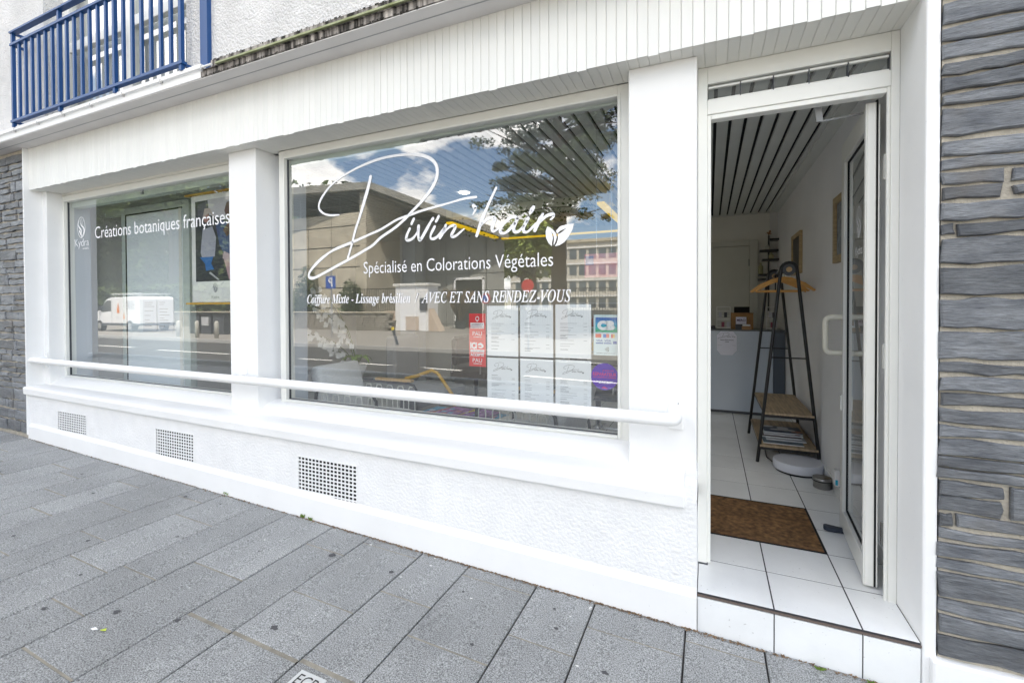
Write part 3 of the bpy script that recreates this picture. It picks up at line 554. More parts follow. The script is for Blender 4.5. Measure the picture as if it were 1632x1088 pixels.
# ---------------------------------------------------------------- display windows
def display_window(x0,x1,z0,z1,label):
    w=part('display_window',B,(x0,.24,z0)); w['label']=label
    f=MB(); f.box(x0-.062,x0,.236,.31,z0-.03,z1+.06); f.box(x1,x1+.062,.236,.31,z0-.03,z1+.06); f.box(x0,x1,.237,.31,z0-.03,z0); f.box(x0,x1,.237,.31,z1,z1+.062)
    f.box(x0-.016,x0+.0,.228,.236,z0-.012,z1+.016); f.box(x1,x1+.016,.228,.236,z0-.012,z1+.016); f.box(x0,x1,.228,.237,z1,z1+.016); f.box(x0,x1,.228,.237,z0-.012,z0)
    obj('frame',f,FRAME,w,bevel=.003)
    obj('pane',MB().rect(x0,x1,z0,z1,.262),GLASS,w)
    obj('seal',MB().box(x0,x0+.004,.255,.27,z0,z1).box(x1-.004,x1,.255,.27,z0,z1).box(x0,x1,.255,.27,z0,z0+.004),DGREY,w)
    return w
W1=display_window(-5.905,-3.30,.748,2.478,'left display window between the slate pier and the middle column')
W2=display_window(-2.833,-.436,.748,2.498,'large right display window with the big script sign')
obj('blind_box',MB().box(-5.89,-3.31,.285,.35,2.425,2.478),GREYG,W1)
obj('blind_box',MB().box(-2.83,-1.69,.285,.35,2.450,2.498),GREYG,W2)
obj('blind_box',MB().box(-1.69,-.44,.285,.31,2.484,2.498),GREYG,W2)
obj('bracket',MB().box(-1.70,-1.60,.28,.30,2.452,2.46),FRAME,W2); obj('bracket',MB().box(-4.69,-4.66,.27,.285,2.44,2.478),GREYM,W1)
obj('top_channel',MB().box(-6.0,-3.25,.232,.30,2.541,2.562).box(-2.9,-.36,.232,.30,2.561,2.575),SOFF,B)
# shop sign in script on the glass
LG=MB()
for s in LOGO: LG.stroke(s,.2595,1.3)
for s in LEAVES: LG.poly([(p[0],.2594,p[1]) for p in s])
obj('script_lettering',LG,VINYL,W2,label="large white script lettering Divin'hair with two leaves")
obj('lettering',textmb('Spécialisé en Colorations Végétales',-2.131,-.795,1.645,.078,.2595,bold=-.004),VINYL,W2)
def mi(s):
    r=''
    for c in s:
        if 'A'<=c<='Z': r+=chr(0x1D468+ord(c)-65)
        elif 'a'<=c<='z': r+=chr(0x1D482+ord(c)-97)
        else: r+=c
    return r
obj('lettering',merge(textmb(mi('Coiffure Mixte')+' - '+mi('Lissage br')+'é'+mi('silien'),-2.65,-1.752,1.448,.062,.2595,bold=.002),textmb('/',-1.72,-1.69,1.445,.066,.2595,shear=.2)),VINYL,W2)
def mi2(s): return ''.join(chr(0x1D434+ord(c)-65) if 'A'<=c<='Z' else c for c in s)
obj('lettering',textmb(mi2('AVEC ET SANS RENDEZ-VOUS'),-1.668,-.694,1.447,.064,.2595,bold=.008),VINYL,W2)
obj('lettering',textmb('Créations botaniques françaises',-5.418,-3.475,2.087,.112,.2595,bold=-.004),VINYL,W1)
def emblem(mb,cx,cz,rx,rz,y,wd):
    n=28; ring=[(cx+rx*math.cos(6.2832*i/n),cz+rz*math.sin(6.2832*i/n),wd) for i in range(n+1)]
    mb.stroke(ring,y); U=lambda a,b,w:(cx+a*rx,cz+b*rz,wd*w)
    mb.stroke([U(-.6,.75,1),U(-.85,.35,2),U(-.6,.05,3),U(-.1,-.25,3),U(-.05,-.6,2),U(.0,-.95,1)],y)
    mb.stroke([U(.0,.9,.7),U(-.3,.5,1),U(.1,.15,2),U(.55,-.05,3),U(.75,-.4,4),U(.4,-.75,2),U(.1,-.9,1)],y)
    mb.stroke([U(-.5,-.35,3),U(-.3,-.55,3),U(-.1,-.8,1)],y); mb.stroke([U(.2,.85,.6),U(.05,.3,.8)],y); mb.stroke([U(.6,.7,.6),U(.2,.2,.8)],y); return mb
KM=emblem(MB(),-5.66,2.212,.068,.10,.2595,.006)
obj('emblem',KM,VINYL,W1); obj('lettering',merge(textmb('Kydra',-5.785,-5.53,2.028,.074,.2595,bold=-.01),textmb('de SUBTIL',-5.64,-5.53,1.995,.016,.2595,bold=.01)),VINYL,W1)

# ---------------------------------------------------------------- doorway frame and door
D=part('door_frame',B,(-.045,.24,.17)); D['label']='off white metal door frame with a louvred glass strip above'
f=MB(); f.box(-.0535,-.011,.24,.31,.175,2.56); f.box(.692,.7215,.24,.275,.16,2.56); f.box(-.011,.692,.241,.309,2.335,2.402); f.box(-.011,.692,.241,.309,2.480,2.56)
f.box(-.011,.005,.248,.30,.175,2.335); f.box(.680,.692,.246,.262,.16,2.335); f.box(.005,.680,.248,.30,2.312,2.335)
obj('frame',f,FRAME,D,bevel=.003)
obj('threshold_rail',MB().box(-.06,-.006,.236,.25,.168,.176),DGREY,D)
fr=[-.009,.132,.267,.404,.548,.690]
for i in range(5):
    a,b=fr[i],fr[i+1]; yy=.262+.004*(i%2)
    lv=part('louvre',D,(a,yy,2.40)); dz=.003*(i%2)
    obj('pane',MB().poly([(a+.003,yy-.002,2.405),(b-.003,yy-.002,2.405),(b-.003,yy+.009,2.478),(a+.003,yy+.009,2.478)]),GLASS,lv)
    obj('clip_rail',MB().box(a+.002,b-.004,yy-.012,yy+.004,2.460+dz,2.469+dz).box(a+.002,b-.004,yy-.014,yy+.004,2.402,2.409),FRAME,lv)
    obj('end_clip',MB().box(b-.003,b+.0005,yy-.008,yy+.01,2.40,2.472),DGREY,lv)
# open door leaf, hinged on the right, swung into the room
DL=part('door',B,(.665,.33,.185)); DL['label']='white glazed door standing open into the salon'
ang=math.atan2(.938-.33,.712-.668)
ux,uy=math.cos(ang),math.sin(ang); nx_,ny_=-uy,ux      # n points to the left (outer face)
Lf=.63; z0d,z1d=.182,2.305
def leafbox(mb,s0,s1,t0,t1,z0,z1):
    P=lambda s,t,z:(.660+ux*s+nx_*t,.318+uy*s+ny_*t,z)
    return mb.add([P(s0,t0,z0),P(s1,t0,z0),P(s1,t1,z0),P(s0,t1,z0),P(s0,t0,z1),P(s1,t0,z1),P(s1,t1,z1),P(s0,t1,z1)],[(0,3,2,1),(4,5,6,7),(0,1,5,4),(1,2,6,5),(2,3,7,6),(3,0,4,7)])
f=MB(); leafbox(f,0,.062,-.004,.028,z0d,z1d); leafbox(f,.0,.04,-.017,-.011,z0d,z1d-.01); leafbox(f,Lf-.075,Lf,-.022,.028,z0d,z1d); leafbox(f,.062,Lf-.075,-.022,.028,z0d,.29); leafbox(f,.062,Lf-.075,-.022,.028,2.20,z1d)
leafbox(f,0,.03,.028,.034,z0d,z1d)
obj('frame',f,FRAME,DL,bevel=.003)
f=MB(); P=lambda s,t,z:(.660+ux*s+nx_*t,.318+uy*s+ny_*t,z)
f.poly([P(.062,.008,.29),P(Lf-.075,.008,.29),P(Lf-.075,.008,2.20),P(.062,.008,2.20)]); obj('pane',f,GLASS,DL)
f=MB()
for s0,s1,za,zb in ((.062,.070,.29,2.2),(Lf-.083,Lf-.075,.29,2.2)): leafbox(f,s0,s1,.002,.012,za,zb)
leafbox(f,.07,Lf-.083,.002,.012,.29,.298); leafbox(f,.07,Lf-.083,.002,.012,2.192,2.20); leafbox(f,.001,.05,-.011,-.004,z0d,z1d+.01)
obj('seal',f,DARKGAP,DL)
def dtube(pts,r): return MB().tube([P(*p) for p in pts],r,12)
def arc(a,b,c,n=5):   # rounded corner b between a and c
    a,b,c=map(Vector,(a,b,c)); p=b+(a-b).normalized()*.035; q=b+(c-b).normalized()*.035
    return [tuple((p*(1-t)+b*t)*(1-t)+(b*(1-t)+q*t)*t) for t in [i/n for i in range(n+1)]]
hs=Lf-.04
pts=[(hs,.028,1.355)]+arc((hs,.028,1.355),(hs,.105,1.355),(hs,.105,1.155))+arc((hs,.105,1.355),(hs,.105,1.155),(hs,.028,1.155))+[(hs,.028,1.155)]
obj('pull_handle',dtube(pts,.0150),mat('handle_ivory',(.66,.64,.55),.35),DL,smooth=True)
pts=[(hs,-.022,1.355)]+arc((hs,-.022,1.355),(hs,-.09,1.355),(hs,-.09,1.155))+arc((hs,-.09,1.355),(hs,-.09,1.155),(hs,-.022,1.155))+[(hs,-.022,1.155)]
obj('pull_handle',dtube(pts,.0150),mat('handle_ivory',(.66,.64,.55),.35),DL,smooth=True)
f=MB(); leafbox(f,Lf-.05,Lf-.015,.028,.036,.84,.92); obj('lock_plate',f,FRAME,DL)
def onleaf(mb): mb.v=[P(p[0],.0095+(.2595-p[1])*.1,p[2]) for p in mb.v]; return mb
# emblem on the door glass: s runs from hinge to lock; reads from outside so mirrored order
E1=emblem(MB(),-.28,1.83,.05,.075,.2595,.0045); E1=merge(E1,textmb('Kydra',-.36,-.20,1.67,.042,.2595)); E1.v=[(-p[0],p[1],p[2]) for p in E1.v]
obj('lettering',onleaf(E1),VINYL,DL)
for z in (2.02,.42,1.2): 
    obj('hinge',MB().tube([(.700,.322,z-.055),(.700,.322,z-.003)],.0085,10).tube([(.700,.322,z+.003),(.700,.322,z+.055)],.0085,10).box(.69,.70,.315,.335,z-.05,z+.05),CHROME if z==.42 else FRAME,D)
obj('closer_arm',MB().bar((.46,.345,2.262),(.652,.40,2.292),.008).bar((.447,.335,2.35),(.46,.345,2.262),.026,.02),GREYM,D)

# ---------------------------------------------------------------- step and salon floor
ST=MB().box(-.0495,.7215,.004,.30,-.3,.1684); struct('step',ST,GROUT); stp=bpy.data.objects['step']
TXJ=[-.0495,.246,.5445,.7215]
def tile(x0,x1,y0,y1,z,parent,m=TILE,nm='floor_tile',g=.0030,c=.0006,t=.0012):
    x0+=g;x1-=g;y0+=g;y1-=g
    V=[(x0,y0,z-t),(x1,y0,z-t),(x1,y1,z-t),(x0,y1,z-t),(x0,y0,z-c),(x1,y0,z-c),(x1,y1,z-c),(x0,y1,z-c),(x0+c,y0+c,z),(x1-c,y0+c,z),(x1-c,y1-c,z),(x0+c,y1-c,z)]
    return obj(nm,MB().add(V,[(8,9,10,11),(4,5,9,8),(5,6,10,9),(6,7,11,10),(7,4,8,11),(0,1,5,4),(1,2,6,5),(2,3,7,6),(3,0,4,7)]),m,parent)
for i in range(3):
    tile(TXJ[i],TXJ[i+1],-.003,.288,.17,stp)
    a,b=TXJ[i]+.0022,TXJ[i+1]-.0022
    obj('riser_tile',MB().box(a,b,-.003,.006,gz(a)-.05,.148),TILE,stp,bevel=.001)
obj('nosing',MB().box(-.0495,.7215,-.0045,.0015,.1525,.1600),mat('nosing_brown',(.13,.10,.085),.6),stp)
fl=struct('salon_floor',MB().box(-6.3,.80,.30,4.6,.05,.1686),GROUT)
ys=[.288,.575,.855,1.134]+[1.134+.298*k for k in range(1,12)]
xj=[.80,.545]; 
while xj[-1]>-4.4: xj.append(xj[-1]-.2994)
xj=xj[::-1]
for j in range(len(ys)-1):
    for i in range(len(xj)-1):
        a,b,c,d=xj[i],xj[i+1],ys[j],ys[j+1]
        if a>-.36 and b<.56 and .5<c<1.0: continue
        if xj[i]<-1.0 and c<.4: continue
        tile(a,b,c,d,.17,fl)
obj('distant_tiles',MB().box(-6.3,xj[0],.45,4.5,.165,.169),TILE,fl)
mt_=thing('doormat','brown coir doormat let into the white tiled floor inside the door','doormat',(.1,.85,.17))
obj('pile',MB().box(-.345,.535,.588,1.118,.1687,.1725),COIR,mt_); 
obj('edging',MB().box(-.355,.545,.575,.585,.16,.1725).box(-.355,.545,1.121,1.132,.16,.1725).box(.538,.547,.585,1.121,.16,.1725).box(-.355,-.346,.585,1.121,.16,.1725),DARKGAP,mt_)
# ---------------------------------------------------------------- salon shell
iw=MB(); iw.box(.78,.95,.31,4.6,.1,2.75); struct('salon_wall',iw,IWALL)
iw=MB(); iw.box(-6.3,.78,4.5,4.7,.1,2.75); struct('rear_wall',iw,BWALL)
iw=MB(); iw.box(-6.3,-6.1,.3,4.5,.1,2.75); struct('salon_wall',iw,IWALL)
iw=MB(); iw.box(-5.95,-5.91,.31,.44,.166,2.6); iw.box(-3.295,-2.84,.31,.43,.166,2.6); iw.box(-.43,-.056,.31,.42,.166,2.6); iw.box(-6.1,-.43,.31,.40,.166,.70); struct('window_wall',iw,ISTUB)
iw=MB(); iw.box(.70,.7795,4.42,4.499,.17,2.6); struct('pipe_casing',iw,mat('casing_white',(.62,.62,.60),.6))
iw=MB(); iw.box(.765,.779,.35,4.42,.17,.245); struct('skirting',iw,TILE)
struct('ceiling_cove',MB().box(.697,.7795,.33,4.42,2.585,2.618),SLAT)
cl=struct('salon_ceiling',MB().box(-6.3,.79,.32,4.55,2.622,2.66),DARKGAP)
me=bpy.data.meshes.new('slat'); q=MB(); w=.0695
q.add([(0,.32,.004),(.003,.32,0),(w-.003,.32,0),(w,.32,.004),(w,.32,.018),(0,.32,.018)]+[(0,4.5,.004),(.003,4.5,0),(w-.003,4.5,0),(w,4.5,.004),(w,4.5,.018),(0,4.5,.018)],[(0,1,2,3,4,5),(11,10,9,8,7,6),(0,6,7,1),(1,7,8,2),(2,8,9,3),(3,9,10,4),(5,11,6,0)])
me.from_pydata(q.v,[],q.f); me.materials.append(SLAT)
k=8
while True:
    x=.040+.0895*(k-1)
    if x<-6.2: break
    if x+w<.785: inst('ceiling_slat',me,cl,(x,0,2.60))
    k-=1
bm=MB(); bm.box(-2.95,-.93,2.62,2.80,2.50,2.60); struct('ceiling_beam',bm,mat('beam_cream',(.80,.80,.66),.6))
bm=MB(); bm.box(-4.70,-4.40,4.0,4.3,.17,2.6); struct('pillar',bm,mat('pillar_white',(.75,.77,.80),.6))
# rear door
t=thing('interior_door','plain grey beige door in the rear wall behind the reception desk','door',(0,4.45,.17))
DM=mat('door_grey_beige',(.52,.52,.46),.5,var=.03); obj('leaf',MB().box(-.40,.466,4.475,4.499,.17,2.187),DM,t)
obj('frame',MB().box(.470,.57,4.455,4.4995,.17,2.262).box(-.5,-.402,4.455,4.4995,.17,2.262).box(-.4,.47,4.456,4.4995,2.192,2.262),DM,t,bevel=.004)
obj('hinge',MB().box(.462,.474,4.463,4.475,1.93,2.02),BLACK,t)
# reception desk
t=thing('reception_desk','glossy blue grey reception desk at the back of the salon','desk',(0,3.9,.17))
DESK=mat('desk_blue_grey',(.50,.56,.64),.18,var=.05,vscale=2)
obj('front_panel',MB().box(-1.0,.655,3.70,3.73,.172,1.125),DESK,t,bevel=.003)
obj('side_panel',MB().box(.66,.775,3.72,4.2,.172,1.12),mat('desk_dark',(.09,.11,.14),.3),t)
obj('desk_top',MB().box(-1.0,.77,3.70,4.2,1.127,1.14),mat('desk_top',(.10,.11,.12),.3),t)
obj('plinth_strip',MB().box(-1.0,.655,3.695,3.70,.172,.20),DGREY,t)
# octagonal notice on desk
t=thing('notice_card','white octagonal notice card hanging on the front of the reception desk','notice',(.18,3.69,.98))
oc=[(.081+.04,.845),(.286-.045,.845),(.288,.90),(.288,1.07),(.25,1.12),(.12,1.12),(.079,1.075),(.079,.90)]
obj('card',MB().prism(oc,'y',3.688,3.692),mat('card_white',(.80,.80,.90),.6),t)
q=MB(); s_=.11
for s in LOGO[:2]+LOGO[4:9]+LOGO[10:14]: q.stroke([((p[0]+2.63)*s_+.09,(p[1]-1.63)*.09+1.035,p[2]*.12) for p in s],3.687)
q=merge(q,textmb('PRENEZ RENDEZ-VOUS EN',.115,.255,1.015,.010,3.687,bold=.02),textmb('LIGNE',.165,.205,.995,.010,3.687,bold=.02)); q.rect(.09,.13,.9585,.960,3.687).rect(.24,.28,.9585,.960,3.687)
obj('lettering',q,mat('ink_grey',(.05,.05,.06),.8),t)
# things on the desk
def wire_rack(x0,x1,z0,z1,label):
    t=thing('brochure_rack',label,'rack',(x0,3.85,z0),'wire racks on the reception desk')
    q=MB()
    for x in (x0,x1): q.tube([(x,3.85,z0),(x,3.90,z1)],.0035,6)
    for i,z in enumerate([z0+(z1-z0)*k/5 for k in (1,2,3,4,5)]): q.tube([(x0,3.85+.01*i,z),(x1,3.85+.01*i,z)],.003,6)
    obj('wire_frame',q,WHITE,t); 
    q=MB()
    for z in (z0+.02,z0+.13): q.box(x0+.005,x1-.005,3.80,3.86,z-.008,z)
    obj('tray',q,WHITE,t)
    for k in range(4):
        x=x0+.02+k*(x1-x0-.03)/4; z=z0+(.025 if k%2 else .14)
        obj('brochure',MB().box(x,x+.032,3.825,3.83,z,z+.06),mat('brochure_%d'%(k%3),[(.5,.5,.55),(.25,.05,.08),(.05,.05,.06)][k%3],.5),t)
wire_rack(.080,.226,1.14,1.405,'white wire brochure rack standing left of the wooden box')
wire_rack(.605,.705,1.14,1.40,'white wire brochure rack seen between the legs of the coat stand')
t=thing('monitor','black screen rising behind the wooden box on the desk','monitor',(.36,4.05,1.14))
obj('screen',MB().box(.275,.445,4.05,4.07,1.29,1.405),DARKGAP,t,bevel=.004); obj('stand',MB().box(.34,.37,4.05,4.10,1.14,1.30).box(.30,.42,4.0,4.12,1.14,1.15),BLACK,t)
t=thing('wooden_box','orange brown wooden box standing on the reception desk','box',(.36,3.92,1.14))
obj('body',MB().box(.235,.47,3.86,3.98,1.14,1.325),mat('box_wood',(.30,.14,.03),.5,var=.2,vscale=14),t,bevel=.004); obj('lid',MB().box(.232,.473,3.857,3.983,1.3255,1.333),mat('box_wood',(0,0,0)),t)
t=thing('card_stack','stack of pale lettered cards leaning on the wooden box','cards',(.34,3.82,1.14))
obj('card',MB().box(.285,.395,3.835,3.85,1.20,1.285),mat('card_pale',(.72,.70,.80),.7),t); obj('holder',MB().box(.28,.40,3.82,3.855,1.14,1.20),DGREY,t)
obj('lettering',merge(textmb('MERCI',.295,.385,1.235,.025,3.834,bold=.03)),mat('print_plum',(.10,.03,.10),.6),t)
q=thing('small_box','small tan box with white cards lying in front of the wooden box','box',(.39,3.78,1.14))
obj('body',MB().box(.345,.44,3.76,3.80,1.14,1.18),mat('tan_card',(.42,.24,.12),.7),q); obj('card',MB().box(.352,.432,3.775,3.79,1.181,1.20),VINYL,q)
t=thing('pen_tray','low black tray at the left end of the reception desk','tray',(.03,3.85,1.14)); obj('tray',MB().box(-.05,.062,3.80,3.9,1.14,1.175).box(-.045,.057,3.805,3.895,1.175,1.18),BLACK,t)
# black tree shaped wall shelf
t=thing('wall_shelf','black staggered tree shaped shelf in the rear right corner','shelf',(.68,4.35,1.6))
obj('upright',MB().box(.672,.690,4.40,4.418,1.35,2.30),BLACK,t)
for a,b,z in ((.68,.79,2.235),(.57,.775,2.10),(.60,.78,1.985),(.56,.69,1.80),(.56,.69,1.745)):
    obj('shelf_board',MB().box(a,b,4.28,4.40,z-.012,z+.012),BLACK,t)
t=thing('dried_flower','small dried brown flower on top of the black wall shelf','flower',(.675,4.38,2.27))
q=MB()
for k in range(26):
    a=rnd.uniform(0,6.28);l=rnd.uniform(.03,.06);e=rnd.uniform(.2,1.4); q.poly([(.675,4.36,2.30),(.675+l*math.cos(a)*math.cos(e)+.006,4.36+l*math.sin(a)*.5,2.30+l*math.sin(e)),(.675+l*math.cos(a)*math.cos(e)-.006,4.36+l*math.sin(a)*.5,2.305+l*math.sin(e))])
obj('petals',q,mat('dried_brown',(.30,.15,.07),.9),t,kind='stuff'); obj('stem',MB().tube([(.675,4.36,2.24),(.675,4.36,2.31)],.004,6),BARK,t)
for i,(a,z,h,c,nm) in enumerate(((.70,1.997,.075,(.40,.38,.22),'pale round jar on the second highest black shelf'),(.585,1.812,.14,(.30,.29,.15),'tall olive bottle on the left of the black shelf'),(.66,2.112,.06,(.42,.40,.34),'small cream pot on the upper black shelf'))):
    o=obj('jar',MB().lathe([(.022,0),(.028,.01),(.028,h*.7),(.012,h*.8),(.012,h)],a,4.32,z,16),mat('jar_%d'%i,c,.4),smooth=True); tag(o,nm,'jar')
# pictures on the right wall
def picture(y0,y1,z0,z1,w,label,ins):
    t=thing('picture_frame',label,'picture',(.775,(y0+y1)/2,z0))
    obj('frame',MB().box(.755,.779,y0,y0+w,z0,z1).box(.755,.779,y1-w,y1,z0,z1).box(.755,.779,y0+w,y1-w,z0,z0+w).box(.755,.779,y0+w,y1-w,z1-w,z1),mat('light_wood_frame',(.42,.31,.17),.5,var=.2,vscale=12,stretch=(1,1,6)),t)
    obj('print',MB().box(.770,.778,y0+w,y1-w,z0+w,z1-w),ins,t)
picture(2.74,3.22,1.72,2.11,.035,'pale wooden picture frame near the rear corner of the right wall',mat('dark_print',(.05,.05,.05),.4,var=.5,vscale=9))
picture(1.18,1.52,1.70,2.13,.045,'wooden picture frame on the right wall beside the open door',mat('blue_print',(.22,.25,.28),.5,var=.5,vscale=20))
t=thing('wall_switch','white switch plate on the right wall beside the open door','switch',(.775,1.33,.95)); obj('plate',MB().box(.770,.7795,1.30,1.38,.86,.95),WHITE,t,bevel=.003)
# coat stand
t=thing('coat_stand','black metal coat stand with two oak shelves and round disc tops','coat stand',(.566,2.4,.17))
def frame_end(y):
    q=MB(); A=[]
    for i in range(9):
        a=math.pi*i/8; A.append((.566+.054*math.cos(a),y,1.700+.054*math.sin(a)))
    pts=[(.778,y,.17)]+A+[(.353,y,.17)]
    q.tube(pts,.0125,8); return q
obj('end_frame',frame_end(1.97),BLACK,t,smooth=True); obj('end_frame',frame_end(2.85),BLACK,t,smooth=True)
for y in (1.97,2.85):
    q=MB(); q.prism([(0.566+.047*math.cos(6.283*i/20),1.70+.047*math.sin(6.283*i/20)) for i in range(20)],'y',y-.006,y+.006); d_=obj('disc_plate',q,DGREY,t)
    q=MB(); q.prism([(.566+.02*math.cos(6.283*i/16),1.70+.02*math.sin(6.283*i/16)) for i in range(16)],'y',y-.016,y-.0062); obj('disc_button',q,WOOD,d_)
obj('hanging_rail',MB().tube([(.566,1.97,1.70),(.566,2.85,1.70)],.011,8),BLACK,t)
q=MB()
for y in (1.97,2.85): obj('cross_bar',MB().tube([(.451,y,1.01),(.695,y,1.01)],.006,6),BLACK,t)
for z,a,b in ((.56,.405,.735),(.30,.372,.763)):
    obj('shelf_rim',MB().box(a,b,1.965,1.98,z-.025,z-.004).box(a,b,2.84,2.855,z-.025,z-.004).box(a,a+.012,1.98,2.84,z-.025,z-.004).box(b-.012,b,1.98,2.84,z-.025,z-.004),BLACK,t)
    obj('shelf_board',MB().box(a-.002,b+.002,1.955,2.865,z-.003,z+.014),WOODG,t,bevel=.002)
obj('hook_peg',MB().tube([(.50,2.62,1.55),(.60,2.62,1.55)],.008,6).tube([(.55,2.62,1.70),(.55,2.62,1.55)],.006,6),BLACK,t)
def hanger(y,dx,tilt,label):
    t=thing('coat_hanger',label,'hanger',(.566,y,1.70),'wooden hangers on the coat stand')
    q=MB(); H=[(0,0,-.055),(.0,0,-.03),(.012,0,-.012),(.018,0,.004),(.008,0,.018),(-.006,0,.018),(-.014,0,.008)]
    c,s=math.cos(tilt),math.sin(tilt)
    T=lambda p:(.566+dx+p[0]*c-p[1]*s,y+p[0]*s+p[1]*c,1.70+p[2])
    obj('hook',MB().tube([T(p) for p in H],.003,6),CHROME,t)
    pts=[(-.225,-.155),(-.21,-.165),(-.12,-.115),(-.03,-.075),(.03,-.075),(.12,-.115),(.21,-.165),(.225,-.155),(.15,-.095),(.05,-.05),(0,-.043),(-.05,-.05),(-.15,-.095)]
    q=MB().prism(pts,'y',-.010,.010); q.v=[T(p) for p in q.v]; obj('shoulder',q,HANG,t,bevel=.003)
    q=MB().tube([(-.18,0,-.158),(.18,0,-.158)],.006,6); q.v=[T(p) for p in q.v]; obj('trouser_bar',q,HANG,t)
hanger(2.16,-.005,.12,'front wooden coat hanger, nearest to the door')
hanger(2.36,-.02,-.25,'wooden coat hanger in the middle of the rail, turned a little')
hanger(2.56,0,.05,'rearmost wooden coat hanger on the rail')
# magazines on the lower shelf
MC=[(.06,.10,.13),(.45,.46,.48),(.10,.05,.05),(.60,.62,.64),(.03,.05,.09),(.35,.22,.16)]
def covers(t,x0,y0,x1,y1,z,cols,n=5):
    for i in range(n):
        a=rnd.uniform(x0,x1-.05); b=rnd.uniform(y0,y1-.05); w=rnd.uniform(.04,.12); h=rnd.uniform(.03,.10); c=rnd.choice(cols)
        k=8; obj('cover_print',MB().poly([(min(x1,a+w*(.5+.5*math.cos(6.28*j/k))),min(y1,b+h*(.5+.5*math.sin(6.28*j/k))),z+.0003+.00015*i) for j in range(k)]),mat('ink_%02x%02x%02x'%tuple(int(v*255) for v in c),c,.35),t)
for i in range(5):
    lab=['bottom','second','third','fourth','top'][i]
    t=thing('magazine','%s magazine of the pile on the low shelf of the coat stand'%lab,'magazine',(.57,2.25,.314+.008*i),'magazines on the coat stand shelf')
    a=.40+rnd.uniform(-.01,.03); b=2.02+.06*i+rnd.uniform(-.02,.02)
    obj('pages',MB().box(a,a+.28,b,b+.22,.3145+.008*i,.3215+.008*i),mat('paper_white2',(.68,.70,.72),.6),t); 
    obj('cover',MB().box(a,a+.28,b,b+.22,.3217+.008*i,.3223+.008*i),mat('cover_%d'%i,MC[i],.3),t)
    if i>2: covers(t,a,b,a+.28,b+.22,.3224+.008*i,[(.45,.25,.18),(.02,.02,.03),(.6,.6,.62),(.18,.03,.04)],7)
# robot vacuum, bowl, socket, door stop
t=thing('robot_vacuum','white disc shaped robot vacuum parked under the coat stand','robot vacuum',(.615,1.85,.17))
o=obj('body',MB().lathe([(.150,.012),(.163,.018),(.167,.028),(.167,.070),(.160,.080),(.10,.084),(0.001,.085)],.615,1.86,.17,48),mat('robot_white',(.62,.64,.70),.3),t,smooth=True); o.modifiers.new('e','EDGE_SPLIT').split_angle=R(40)
obj('base_ring',MB().lathe([(.150,.0),(.155,.016)],.615,1.86,.1705,40),BLACK,t)
obj('cable',MB().tube([(.44,2.3,.176),(.43,2.1,.178),(.47,1.98,.174),(.50,2.0,.176)],.004,6),BLACK,t)
t=thing('ash_bowl','small round brushed steel bowl on the tiles by the wall','bowl',(.712,1.50,.17))
o=obj('bowl',MB().lathe([(.052,0),(.055,.006),(.052,.045),(.058,.05),(.058,.070),(.052,.072),(.048,.062),(.001,.060)],.712,1.56,.17,32),mat('brushed_steel',(.35,.34,.33),.35,metal=1),t,smooth=True)
obj('rim_band',MB().lathe([(.0535,.046),(.0595,.049),(.0595,.053),(.0535,.055)],.712,1.56,.17,32),BLACK,t)
t=thing('plug_charger','white plug in charger low on the right wall','charger',(.76,1.48,.28))
obj('body',MB().box(.748,.779,1.40,1.46,.24,.345),WHITE,t,bevel=.008); obj('label_patch',MB().rect(.752,.766,.25,.285,1.3985),mat('cyan_label',(.02,.45,.65),.5),t)
t=thing('door_wedge','dark blue grey door wedge lying on the tiles by the door','wedge',(.62,.88,.17))
obj('body',MB().prism([(.585,.865),(.60,.845),(.66,.852),(.74,.84),(.74,.872),(.66,.882),(.60,.898),(.587,.89)],'z',.1705,.195),mat('wedge_blue',(.03,.04,.06),.6),t,bevel=.005)

# ---------------------------------------------------------------- behind the big window
def armchair(label):
    t=thing('armchair',label,'armchair',(0,0,0),'grey armchairs with wire sides in the waiting corner')
    for s in (-1,1):
        y=.25*s
        pts=[(-.30,y,0),(-.335,y,.30),(-.30,y,.57)]+[(-.27,y,.60)]+[(.22,y,.60),(.27,y,.585),(.295,y,.55),(.31,y,.30),(.315,y,0)]
        obj('side_frame',MB().tube(pts,.012,8),BLACK,t,smooth=True)
        obj('armrest',MB().box(-.12,.26,y-.022,y+.022,.612,.634),mat('armrest_oak',(.62,.40,.18),.4,var=.15,vscale=8,stretch=(6,1,1)),t,bevel=.004)
        for k in range(5):
            x=-.24+k*.115; obj('wire_loop',MB().tube([(x-.008,y,.20),(x,y,.55),(x+.008,y,.572),(x+.05,y,.572),(x+.058,y,.55),(x+.066,y,.20)],.0045,6),FRAME,t)
        obj('lower_rail',MB().tube([(-.32,y,.20),(.31,y,.20)],.008,6),BLACK,t)
    q=MB()
    for x in (-.30,.30): q.tube([(x,-.25,.28),(x,.25,.28)],.010,8)
    obj('cross_rail',q,BLACK,t)
    obj('seat_cushion',MB().box(-.24,.29,-.225,.225,.29,.40),FABRIC,t,bevel=.03,smooth=True)
    b=MB().box(-.06,.06,-.235,.235,0,.42); ca,sa=math.cos(-.28),math.sin(-.28)
    b.v=[(-.24+p[0]*ca+p[2]*sa,p[1],.37+p[2]*ca-p[0]*sa) for p in b.v]; obj('back_cushion',b,FABRIC,t,bevel=.035,smooth=True)
    return t
a1=armchair('grey cushioned armchair with black frame at the left of the big window'); a1.location=(-2.56,.78,.17)
a2=copytree(a1,(-1.13,.80,.17),'second armchair, half hidden below the price sheets',rotz=R(172))
t=thing('low_table','low dark table with magazines between the two armchairs','table',(-1.9,1.0,.17))
